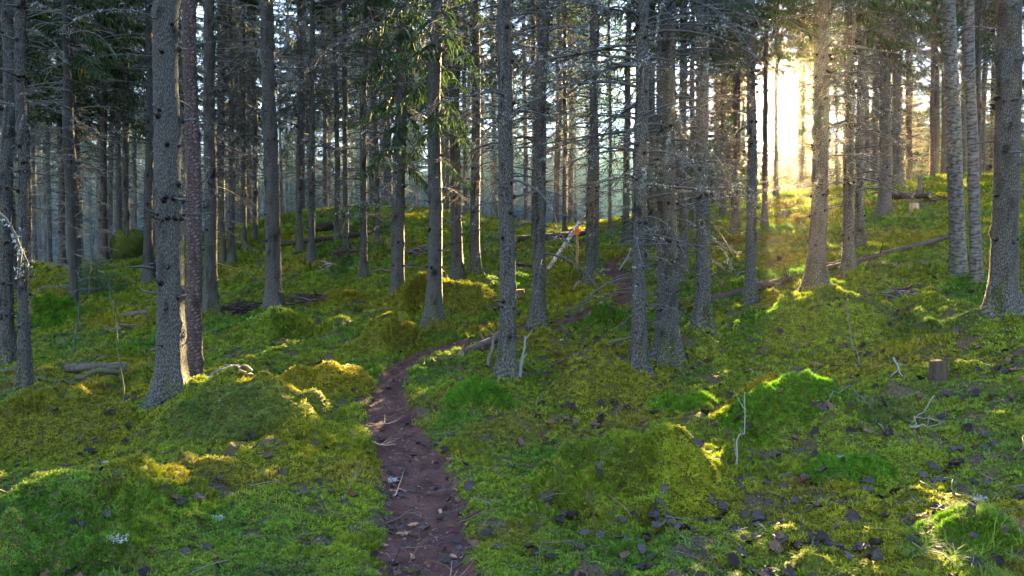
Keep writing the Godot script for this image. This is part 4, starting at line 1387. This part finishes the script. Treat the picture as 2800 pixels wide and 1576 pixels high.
func build_far_wood() -> void:
	var r2 := RandomNumberGenerator.new()
	r2.seed = 99
	for k in 2:
		var whole := MB.new()
		whole.tube(PackedVector3Array([Vector3(0, -1, 0), Vector3(0, 8, 0), Vector3(0, 15.5, 0)]), PackedFloat32Array([0.16, 0.1, 0.02]), 6, Color(0.09, 0.08, 0.07))
		whole.add(crown(0.6, 15.5, 2.6, 90), Transform3D())
		var buf := PackedFloat32Array()
		for i in 640:
			var d := r2.randf_range(64.0, 110.0)
			var x := r2.randf_range(-0.95, 0.95) * d
			var q := x / d
			var s := r2.randf_range(0.7, 1.1)
			if q > 0.25 and q < 0.44:
				s = minf(s * 1.1, 0.0125 * (d - 8.0))
			elif q >= 0.44:
				s *= 1.2
			elif q < -0.15:
				s *= 0.85
			elif q < 0.25:
				s *= 0.66
			push(buf, Basis(Vector3.UP, r2.randf() * TAU).scaled(Vector3(s * 1.1, s, s * 1.1)), on(x, d, -0.3), Color.WHITE * r2.randf_range(0.8, 1.5))
		for i in 420:
			var d := r2.randf_range(53.0, 70.0)
			var x := r2.randf_range(-0.95, 0.23) * d
			var s := r2.randf_range(0.4, 0.8)
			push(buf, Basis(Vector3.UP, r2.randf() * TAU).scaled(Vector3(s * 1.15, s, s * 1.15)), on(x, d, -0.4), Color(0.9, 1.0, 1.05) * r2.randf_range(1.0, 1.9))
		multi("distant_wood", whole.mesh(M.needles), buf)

# how far a point is clear of the gaps through which the low sun reaches the moss
func clear_of_sun(p: Vector3) -> float:
	var best := 99.0
	for g in GAPS:
		var o := on(g[0], g[1], 0.06)
		var v := p - o
		var t := v.dot(sun_dir)
		if t > 0.6:
			best = minf(best, (v - sun_dir * t).length() - g[2])
	var e := p - Vector3(0, EYE, 0)
	var te := e.dot(sun_dir)
	if te > 1.0:
		best = minf(best, (e - sun_dir * te).length() - 0.25)
	return best

# the same for an upright trunk at a place: distance across the light
func trunk_clear(x: float, d: float) -> float:
	var best := 99.0
	var side := Vector2(sun_dir.z, -sun_dir.x).normalized()
	for g in GAPS:
		var v := Vector2(x - g[0], -d + g[1])
		if d > g[1] + 0.6:
			best = minf(best, absf(v.dot(side)) - g[2])
	best = minf(best, absf(Vector2(x, -d).dot(side)) - 0.25)
	return best

func tree_may_stand(x: float, d: float, s: float) -> bool:
	if d < 19.0:
		return s < -0.5 and d > 15.0 or absf(s) > 0.72
	if s > -0.5 and d < 24.5:
		return false
	if d > lerpf(48.0, 36.0, ss(-0.15, 0.3, s)):
		return false
	return trunk_clear(x, d) > (-9.0 if d > 40.0 else 0.62 if s > 0.2 else 0.12) or s < 0.05 and (int(x * 7.3 + d * 3.1) % 2 == 0)

# ---------------------------------------------------------------- logs, stumps, post, cones
func log_mesh(a: Vector3, b_: Vector3, r0: float, r1: float, col: Color, endc: Color, knots := 6) -> MB:
	var b := MB.new()
	var p := PackedVector3Array()
	var r := PackedFloat32Array()
	var n := maxi(8, int((b_ - a).length() / 0.25))
	for i in n + 1:
		var t := float(i) / n
		p.append(a.lerp(b_, t) + Vector3(rng.randf_range(-1, 1), rng.randf_range(-1, 1), rng.randf_range(-1, 1)) * r0 * 0.12)
		r.append(lerpf(r0, r1, t) * rng.randf_range(0.93, 1.07))
	b.tube(p, r, 12, col, col * 0.95)
	for e in 2:
		var o := p[0] if e == 0 else p[n]
		var nd := (p[0] - p[1] if e == 0 else p[n] - p[n - 1]).normalized()
		var s := nd.cross(Vector3.UP).normalized()
		var u := s.cross(nd)
		var rr := r[0] if e == 0 else r[n]
		for k in 12:
			var a0 := TAU * k / 12
			var a1 := TAU * (k + 1) / 12
			b.tri(o + nd * 0.004, o + (s * cos(a0) + u * sin(a0)) * rr, o + (s * cos(a1) + u * sin(a1)) * rr, nd, nd, nd, endc * 0.8, endc, endc)
	for k in knots:
		var t := rng.randf()
		var o := a.lerp(b_, t)
		var dir := Vector3(rng.randf_range(-1, 1), rng.randf_range(0.1, 1), rng.randf_range(-1, 1)).normalized()
		b.tube(PackedVector3Array([o, o + dir * (r0 + rng.randf_range(0.03, 0.25))]), PackedFloat32Array([r0 * 0.16, r0 * 0.06]), 4, col * 0.8)
	return b

func stump(called: String, x: float, d: float, r: float, h: float, bark: Color, top: Color, label: String, mossy := 0.0) -> void:
	var o := thing(called, on(x, d, -0.03), label, "tree stump")
	var b := MB.new()
	var sides := 16
	var ph := rng.randf() * TAU
	var rows := 7
	var P := []
	for i in rows:
		var y := (h + 0.03) * i / (rows - 1)
		var ring := []
		for k in sides:
			var a := TAU * k / sides
			var f := 1.0 + 0.25 * exp(-y / 0.07) * (1.0 + 0.5 * cos(4 * a + ph)) + 0.08 * nz3.get_noise_3d(cos(a) * 0.8 + x, sin(a) * 0.8, y * 1.5)
			ring.append(Vector3(cos(a) * r * f, y + (0.06 * h * cos(a + ph) if i == rows - 1 else 0.0), sin(a) * r * f))
		P.append(ring)
	for i in rows - 1:
		for k in sides:
			var m := (k + 1) % sides
			var n0: Vector3 = Vector3(P[i][k].x, 0.1, P[i][k].z).normalized()
			var n1: Vector3 = Vector3(P[i][m].x, 0.1, P[i][m].z).normalized()
			var c := bark * (0.8 + 0.4 * float((k * 7 + 3) % 5) / 5.0)
			if mossy > 0.0:
				c = c.lerp(Color(0.09, 0.1, 0.012), mossy * rng.randf())
			b.tri(P[i][k], P[i][m], P[i + 1][k], n0, n1, n0, c, c, c)
			b.tri(P[i][m], P[i + 1][m], P[i + 1][k], n1, n1, n0, c, c, c)
	part("bark", b.mesh(M.wood), o)
	var cut := MB.new()
	for k in sides:
		var m := (k + 1) % sides
		var p0: Vector3 = P[rows - 1][k]
		var p1: Vector3 = P[rows - 1][m]
		var mid := Vector3(0, h + 0.026, 0)
		for q in 3:
			var a0 := mid.lerp(p0, q / 3.0)
			var b0 := mid.lerp(p1, q / 3.0)
			var a1 := mid.lerp(p0, (q + 1) / 3.0)
			var b1 := mid.lerp(p1, (q + 1) / 3.0)
			var c: Color = top * [1.0, 0.8, 1.05][q]
			cut.tri(a0, a1, b1, Vector3.UP, Vector3.UP, Vector3.UP, c, c, c)
			if q > 0:
				cut.tri(a0, b1, b0, Vector3.UP, Vector3.UP, Vector3.UP, c, c, c)
	part("cut_face", cut.mesh(M.wood), o)

func stick(called: String, pts: Array, r: float, col: Color, label: String, cat := "twig", lift := 0.03, group := "") -> void:
	var a: Array = pts[0]
	var o := thing(called, on(a[0], a[1]), label, cat, group)
	var b := MB.new()
	var p := PackedVector3Array()
	var rr := PackedFloat32Array()
	var n := pts.size()
	for i in n - 1:
		for k in 4:
			var t := k / 4.0
			var x := lerpf(pts[i][0], pts[i + 1][0], t)
			var d := lerpf(pts[i][1], pts[i + 1][1], t)
			var up := lerpf(pts[i][2], pts[i + 1][2], t)
			p.append(on(x, d, up + lift) - o.position + Vector3(rng.randf_range(-1, 1), rng.randf_range(-1, 1), rng.randf_range(-1, 1)) * minf(r * 0.9, 0.009))
	p.append(on(pts[n - 1][0], pts[n - 1][1], pts[n - 1][2] + lift) - o.position)
	for i in p.size():
		rr.append(r * lerpf(1.0, 0.4, float(i) / (p.size() - 1)))
	b.tube(p, rr, 6, col, col * 1.1)
	part("stem", b.mesh(M.wood), o)
	for k in 3:
		var i := rng.randi_range(2, p.size() - 2)
		var dir := ((p[i + 1] - p[i]).normalized() + Vector3(rng.randf_range(-1, 1), rng.randf_range(0, 0.6), rng.randf_range(-1, 1))).normalized()
		var l := rng.randf_range(0.05, 0.22)
		var tb := MB.new()
		tb.tube(PackedVector3Array([p[i], p[i] + dir * l * 0.5, p[i] + dir * l + Vector3(0, 0.02, 0)]), PackedFloat32Array([r * 0.5, r * 0.4, r * 0.15]), 4, col * 1.05)
		part("side_twig", tb.mesh(M.wood), o)

func pile(x: float, d: float, w: float, h: float, n: int, col: Color, label: String) -> void:
	var o := thing("brush_pile", on(x, d), label, "brush pile")
	for i in n:
		var a := rng.randf() * TAU
		var r := sqrt(rng.randf()) * w * 0.7
		var c := Vector3(cos(a) * r, 0, sin(a) * r * 0.6)
		c.y = gy(x + c.x, d - c.z) - o.position.y + rng.randf() * h * (1.0 - r / w)
		var t := rng.randf() * TAU
		var v := Vector3(cos(t), rng.randf_range(-0.1, 0.45), sin(t) * 0.7).normalized() * rng.randf_range(0.2, 0.55) * w
		var b := MB.new()
		var k := rng.randf_range(0.004, 0.012) * (1.0 + d / 14.0)
		b.tube(PackedVector3Array([c - v, c - v * 0.3 + Vector3(0, 0.03, 0.01), c + v * 0.3 + Vector3(0.01, 0.02, 0), c + v]), PackedFloat32Array([k, k * 0.9, k * 0.7, k * 0.3]), 4, col * rng.randf_range(0.5, 1.5))
		if rng.randf() < 0.5:
			var e := c + v * 0.2
			b.tube(PackedVector3Array([e, e + (v + Vector3(rng.randf_range(-1, 1), rng.randf(), rng.randf_range(-1, 1)) * w * 0.4) * 0.4]), PackedFloat32Array([k * 0.6, k * 0.2]), 3, col * rng.randf_range(0.6, 1.5))
		part("stick", b.mesh(M.wood), o)

func cone(x: float, d: float, turn: float, label: String, col: Color) -> void:
	var o := thing("spruce_cone", on(x, d, 0.028), label, "cone")
	o.basis = Basis(Vector3.UP, turn)
	var b := MB.new()
	var p := PackedVector3Array()
	var r := PackedFloat32Array()
	for i in 9:
		var t := i / 8.0
		p.append(Vector3(lerpf(-0.052, 0.052, t), 0.0, 0.0))
		r.append(0.016 * sqrt(sin(PI * clampf(t * 0.9 + 0.06, 0, 1))))
	b.tube(p, r, 9, col, col * 0.8, true)
	part("core", b.mesh(M.wood), o)
	var sc := MB.new()
	for i in 11:
		for k in 7:
			var t := (i + 0.5) / 11.0
			var a := TAU * (k + 0.5 * (i % 2)) / 7.0
			var rad := 0.0175 * sqrt(sin(PI * clampf(t * 0.9 + 0.06, 0, 1)))
			var u := Vector3(0, cos(a), sin(a))
			var s := Vector3(0, -sin(a), cos(a)) * 0.0065
			var q := Vector3(lerpf(-0.052, 0.05, t), 0, 0) + u * rad
			sc.flat(q - s - u * 0.003, q + s - u * 0.003, q + Vector3(0.011, 0, 0) + u * 0.004, col * rng.randf_range(0.7, 1.4))
	part("scales", sc.mesh(M.wood), o, Transform3D(), "stuff")

func chip(x: float, d: float, turn: float, l: float, col: Color, label: String) -> void:
	var b := MB.new()
	var p := PackedVector3Array()
	var r := PackedFloat32Array()
	for i in 6:
		p.append(Vector3(lerpf(-l, l, i / 5.0), rng.randf_range(-0.004, 0.008), rng.randf_range(-0.008, 0.008)))
		r.append([0.003, 0.011, 0.014, 0.012, 0.012, 0.004][i])
	b.tube(p, r, 5, col, col * 0.8)
	var o := part("wood_chip", b.mesh(M.wood), self, Transform3D(Basis(Vector3.UP, turn), on(x, d, 0.018)))
	tag(o, label, "wood chip")

func lichen_tuft(x: float, d: float, s: float, label: String) -> void:
	var b := MB.new()
	for i in 90:
		var q := Vector3(rng.randf_range(-1, 1), rng.randf_range(0, 0.5), rng.randf_range(-1, 1) * 0.7) * s
		lichen(b, q, 0.012, 2)
	var o := part("lichen_tuft", b.mesh(M.lichen), self, Transform3D(Basis(), on(x, d, 0.02)))
	tag(o, label, "lichen")

func build_items() -> void:
	for s in STUMPS:
		stump("tree_stump", s[0], s[1], s[2], s[3], Color(s[4], s[5], s[6]), Color(s[7], s[8], s[9]), s[10], s[11])
	for s in STICKS:
		stick(s[0], s[1], s[2], Color(s[3], s[4], s[5]), s[6], s[7], s[8])
	for s in PILES:
		pile(s[0], s[1], s[2], s[3], s[4], Color(s[5], s[6], s[7]), s[8])
	for s in LOGS:
		var a := on(s[1], s[2], s[3])
		var o := thing("fallen_log", a, s[10], "log")
		var e := on(s[4], s[5], s[6]) - a
		var c := Color(s[9][0], s[9][1], s[9][2])
		part("bark", log_mesh(Vector3.ZERO, e, s[7], s[8], c, Color(0.2, 0.16, 0.1), int(e.length() * 2.5)).mesh(M.birch_log if s[0] == "birch" else M.log_bark), o)
	for s in CONES:
		cone(s[0], s[1], s[2], s[3], Color(0.05, 0.033, 0.028))
	for s in CHIPS:
		chip(s[0], s[1], s[2], s[3], Color(0.26, 0.17, 0.11), s[4])
	for s in LICHENS:
		lichen_tuft(s[0], s[1], s[2], s[3])
	# the trail post
	var o := thing("trail_post", on(POST[0], POST[1], -0.05), "slim wooden trail post with an orange painted top", "trail post")
	var b := MB.new()
	b.tube(PackedVector3Array([Vector3(0, 0, 0), Vector3(0.004, 0.5, 0), Vector3(0, POST[2], 0)]), PackedFloat32Array([0.034, 0.032, 0.032]), 8, Color(0.20, 0.13, 0.05), Color(0.22, 0.15, 0.06), true)
	part("post", b.mesh(M.wood), o)
	var t := MB.new()
	t.tube(PackedVector3Array([Vector3(0, POST[2] - 0.005, 0), Vector3(0, POST[2] + 0.03, 0), Vector3(0, POST[2] + 0.10, 0), Vector3(0, POST[2] + 0.115, 0)]), PackedFloat32Array([0.052, 0.056, 0.052, 0.038]), 10, Color(0.62, 0.10, 0.015), Color(0.62, 0.10, 0.015), true)
	part("orange_cap", t.mesh(M.wood), o)
	# the young spruce at the left
	var sp := thing("spruce_sapling", on(SAPLING[0], SAPLING[1]), "low bluish green spruce sapling on the moss at the left", "spruce sapling")
	var st := MB.new()
	st.tube(PackedVector3Array([Vector3.ZERO, Vector3(0.02, 0.4, 0), Vector3(0.0, 0.95, 0)]), PackedFloat32Array([0.02, 0.014, 0.004]), 6, BARK)
	part("stem", st.mesh(M.twig), sp)
	for i in 26:
		var y := 0.08 + 0.85 * i / 26.0
		var l := 0.75 * (1.05 - y) + 0.1
		var x := Transform3D(Basis(Vector3.UP, i * 2.4) * Basis(Vector3.BACK, 0.15), Vector3(0, y, 0))
		x.basis = x.basis.scaled_local(Vector3(l, l, l))
		var f := MB.new()
		f.add(BOUGH[i % 5], x, Color(1.6, 1.9, 2.2))
		part("branch", f.mesh(M.needles), sp)
	# mossy boulder in the far left
	var P := PackedVector3Array()
	var C := PackedColorArray()
	var U := PackedVector2Array()
	for i in 14:
		var th := PI * i / 13.0
		for k in 21:
			var a := TAU * (k % 20) / 20.0
			var v := Vector3(sin(th) * cos(a), cos(th), sin(th) * sin(a))
			var f := 1.0 + 0.35 * nz3.get_noise_3d(v.x * 1.2, v.y * 1.2, v.z * 1.2)
			P.append(v * Vector3(0.5, 0.55, 0.45) * f * (1.0 + 0.25 * nz2.get_noise_3d(v.x * 3.0, v.y * 3.0, v.z * 3.0)))
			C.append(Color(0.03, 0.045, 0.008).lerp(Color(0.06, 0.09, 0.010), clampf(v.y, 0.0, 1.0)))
			U.append(Vector2(a, th))
	var bo := part("boulder", grid_mesh(P, C, U, 14, 21, true, M.moss_ground), self, Transform3D(Basis(), on(BOULDER[0], BOULDER[1], 0.3)))
	tag(bo, "dark moss covered boulder among the far left trunks", "boulder")

# ---------------------------------------------------------------- materials
func noise_tex(n: FastNoiseLite, ramp: Array, size := 512) -> NoiseTexture2D:
	var t := NoiseTexture2D.new()
	t.width = size
	t.height = size
	t.seamless = true
	t.noise = n
	if ramp.size():
		var g := Gradient.new()
		var offs := PackedFloat32Array()
		var cols := PackedColorArray()
		for r in ramp:
			offs.append(r[0])
			cols.append(Color(r[1], r[2], r[3]).linear_to_srgb())
		g.offsets = offs
		g.colors = cols
		t.color_ramp = g
	return t

func noise(type: int, freq: float, seed_: int, oct := 4) -> FastNoiseLite:
	var n := FastNoiseLite.new()
	n.noise_type = type
	n.frequency = freq
	n.seed = seed_
	n.fractal_octaves = oct
	return n

func vmat(rough: float) -> StandardMaterial3D:
	var m := StandardMaterial3D.new()
	m.vertex_color_use_as_albedo = true
	m.roughness = rough
	m.metallic_specular = 0.25
	return m

func build_materials() -> void:
	var scaly := noise(FastNoiseLite.TYPE_CELLULAR, 0.024, 3, 3)
	scaly.cellular_return_type = FastNoiseLite.RETURN_DISTANCE2_SUB
	scaly.domain_warp_enabled = true
	scaly.domain_warp_amplitude = 14.0
	scaly.domain_warp_frequency = 0.03
	var bark := vmat(0.92)
	var flakes := noise(FastNoiseLite.TYPE_SIMPLEX, 0.032, 41, 5)
	flakes.fractal_gain = 0.55
	bark.albedo_texture = noise_tex(flakes, [[0.0, 0.012, 0.012, 0.011], [0.3, 0.034, 0.034, 0.031], [0.5, 0.052, 0.054, 0.049], [0.68, 0.072, 0.077, 0.070], [0.85, 0.11, 0.125, 0.11], [1.0, 0.19, 0.215, 0.19]])
	bark.heightmap_enabled = true
	bark.heightmap_texture = noise_tex(flakes, [])
	bark.heightmap_scale = 2.0
	bark.uv1_scale = Vector3(1.5, 0.62, 1)
	M.bark = bark
	var plates := noise(FastNoiseLite.TYPE_CELLULAR, 0.022, 8, 2)
	plates.cellular_return_type = FastNoiseLite.RETURN_DISTANCE2_SUB
	plates.domain_warp_enabled = true
	plates.domain_warp_amplitude = 20.0
	var pine := vmat(0.9)
	pine.albedo_texture = noise_tex(plates, [[0.0, 0.020, 0.016, 0.015], [0.2, 0.05, 0.038, 0.035], [0.5, 0.098, 0.075, 0.069], [1.0, 0.16, 0.125, 0.115]])
	pine.heightmap_enabled = true
	pine.heightmap_texture = noise_tex(plates, [])
	pine.heightmap_scale = 3.0
	M.pine_bark = pine
	var bands := noise(FastNoiseLite.TYPE_SIMPLEX_SMOOTH, 0.02, 5, 4)
	var birch := vmat(0.8)
	birch.albedo_texture = noise_tex(bands, [[0.0, 0.015, 0.015, 0.014], [0.3, 0.028, 0.028, 0.026], [0.42, 0.055, 0.055, 0.052], [0.7, 0.075, 0.075, 0.07], [1.0, 0.125, 0.125, 0.118]])
	birch.uv1_scale = Vector3(0.3, 0.9, 1)
	birch.heightmap_enabled = true
	birch.heightmap_texture = birch.albedo_texture
	birch.heightmap_scale = 0.6
	M.birch_bark = birch
	var speck := noise(FastNoiseLite.TYPE_SIMPLEX, 0.03, 11, 5)
	var ground := vmat(1.0)
	ground.albedo_texture = noise_tex(speck, [[0.0, 0.25, 0.25, 0.25], [0.45, 0.8, 0.8, 0.8], [0.75, 1.0, 1.0, 1.0]])
	ground.uv1_triplanar = true
	ground.uv1_world_triplanar = true
	ground.uv1_scale = Vector3(2.3, 2.3, 2.3)
	ground.heightmap_enabled = true
	ground.heightmap_texture = ground.albedo_texture
	ground.heightmap_scale = 3.0
	M.moss_ground = ground
	var soil := vmat(0.95)
	soil.albedo_texture = noise_tex(noise(FastNoiseLite.TYPE_SIMPLEX, 0.09, 21, 4), [[0.0, 0.25, 0.25, 0.25], [0.5, 0.85, 0.85, 0.85], [0.8, 1.0, 1.0, 1.0]])
	soil.uv1_scale = Vector3(2.1, 2.1, 1)
	soil.heightmap_enabled = true
	soil.heightmap_texture = soil.albedo_texture
	soil.heightmap_scale = 1.5
	M.soil = soil
	var moss_m := vmat(0.9)
	moss_m.backlight_enabled = true
	moss_m.backlight = Color(0.75, 0.75, 0.75)
	M.moss = moss_m
	var needles := vmat(0.75)
	needles.backlight_enabled = true
	needles.backlight = Color(0.8, 0.8, 0.8)
	M.needles = needles
	M.twig = vmat(0.95)
	M.lichen = vmat(1.0)
	M.litter = vmat(0.8)
	var grain := noise(FastNoiseLite.TYPE_SIMPLEX, 0.05, 31, 4)
	var wood := vmat(0.9)
	wood.albedo_texture = noise_tex(grain, [[0.0, 0.4, 0.4, 0.4], [0.5, 0.9, 0.9, 0.9], [1.0, 1.0, 1.0, 1.0]], 256)
	wood.uv1_triplanar = true
	wood.uv1_scale = Vector3(9, 2.5, 9)
	wood.metallic_specular = 0.04
	M.wood = wood
	var lb := vmat(0.95)
	lb.albedo_texture = noise_tex(scaly, [[0.0, 0.3, 0.3, 0.3], [0.4, 0.9, 0.9, 0.9], [1.0, 1.5, 1.5, 1.4]], 256)
	lb.uv1_triplanar = true
	lb.uv1_scale = Vector3(2.5, 2.5, 2.5)
	M.log_bark = lb
	var bl := vmat(0.8)
	bl.albedo_texture = noise_tex(bands, [[0.0, 0.06, 0.05, 0.05], [0.38, 0.12, 0.11, 0.1], [0.46, 0.8, 0.8, 0.8], [1.0, 1.0, 1.0, 1.0]], 256)
	bl.uv1_triplanar = true
	bl.uv1_scale = Vector3(3, 3, 3)
	M.birch_log = bl

func build_sky() -> PanoramaSkyMaterial:
	var w := 512
	var h := 256
	var im := Image.create(w, h, false, Image.FORMAT_RGBF)
	for j in h:
		var el := PI / 2.0 - PI * (j + 0.5) / h
		for i in w:
			var az := TAU * ((i + 0.5) / w - 0.5)
			var v := Vector3(sin(az) * cos(el), sin(el), -cos(az) * cos(el))
			var k := clampf(v.y, 0.0, 1.0)
			var c := Color(0.68, 0.83, 1.0).lerp(Color(0.22, 0.42, 0.88), pow(k, 0.6))
			var a := acos(clampf(v.dot(sun_dir), -1.0, 1.0))
			var g1 := exp(-a / 0.075)
			var g2 := exp(-a / 0.30)
			c = c + Color(13.0, 9.6, 5.2) * g1 + Color(22.0, 17.0, 10.0) * exp(-a / 0.016) + Color(0.9, 0.82, 0.68) * g2
			if v.y < 0.0:
				c = c.lerp(Color(0.10, 0.10, 0.07), clampf(-v.y * 12.0, 0.0, 1.0))
			im.set_pixel(i, j, c)
	var p := PanoramaSkyMaterial.new()
	p.panorama = ImageTexture.create_from_image(im)
	return p

func _ready() -> void:
	rng.seed = 20231
	# camera
	var cam := Camera3D.new()
	cam.name = "camera"
	cam.fov = 42.0
	cam.near = 0.05
	cam.far = 500.0
	cam.position = Vector3(0, EYE, 0)
	cam.rotation_degrees = Vector3(-1.0, 0, 0)
	add_child(cam)
	cam.current = true
	# sun and sky
	var az := deg_to_rad(18.8)
	var el := deg_to_rad(13.0)
	sun_dir = Vector3(sin(az) * cos(el), sin(el), -cos(az) * cos(el))
	var sun := DirectionalLight3D.new()
	sun.name = "sun"
	sun.light_color = Color(1.0, 0.86, 0.60)
	sun.light_energy = 1.6
	sun.light_angular_distance = 0.5
	sun.shadow_enabled = true
	add_child(sun)
	sun.look_at_from_position(Vector3.ZERO, -sun_dir, Vector3.UP)
	var env := Environment.new()
	env.background_mode = Environment.BG_SKY
	env.sky = Sky.new()
	env.sky.sky_material = build_sky()
	env.background_energy_multiplier = 0.15
	env.tonemap_mode = Environment.TONE_MAPPER_LINEAR
	env.tonemap_exposure = 50.0
	env.volumetric_fog_enabled = true
	env.volumetric_fog_density = 0.00009
	env.volumetric_fog_albedo = Color(1.0, 0.94, 0.85)
	env.volumetric_fog_anisotropy = 0.86
	env.sdfgi_enabled = true
	env.ssao_enabled = true
	env.ssil_enabled = true
	var we := WorldEnvironment.new()
	we.name = "world_environment"
	we.environment = env
	add_child(we)

	for q in [[nz, 0.55, 2, 3], [nz2, 1.15, 3, 3], [nz3, 2.6, 5, 3], [nz4, 4.2, 9, 2]]:
		q[0].noise_type = FastNoiseLite.TYPE_SIMPLEX_SMOOTH
		q[0].frequency = q[1]
		q[0].seed = q[2]
		q[0].fractal_octaves = q[3]
	var t0 := Time.get_ticks_msec()
	build_materials()
	build_ground()
	build_path()
	var t1 := Time.get_ticks_msec()
	build_forest()
	build_far_wood()
	var t2 := Time.get_ticks_msec()
	build_moss()
	var t3 := Time.get_ticks_msec()
	build_items()
	build_leaves()
	build_litter()
	# pale morning mist among the far trunks on the left
	var mist := FogVolume.new()
	mist.name = "mist"
	mist.size = Vector3(50, 16, 38)
	mist.shape = RenderingServer.FOG_VOLUME_SHAPE_BOX
	mist.position = Vector3(-19, 8.0, -44)
	var fm := FogMaterial.new()
	fm.density = 0.005
	fm.albedo = Color(0.60, 0.85, 1.0)
	mist.material = fm
	mist.set_meta("kind", "stuff")
	add_child(mist)
	print("ground %d forest %d moss %d rest %d ms" % [t1 - t0, t2 - t1, t3 - t2, Time.get_ticks_msec() - t3])
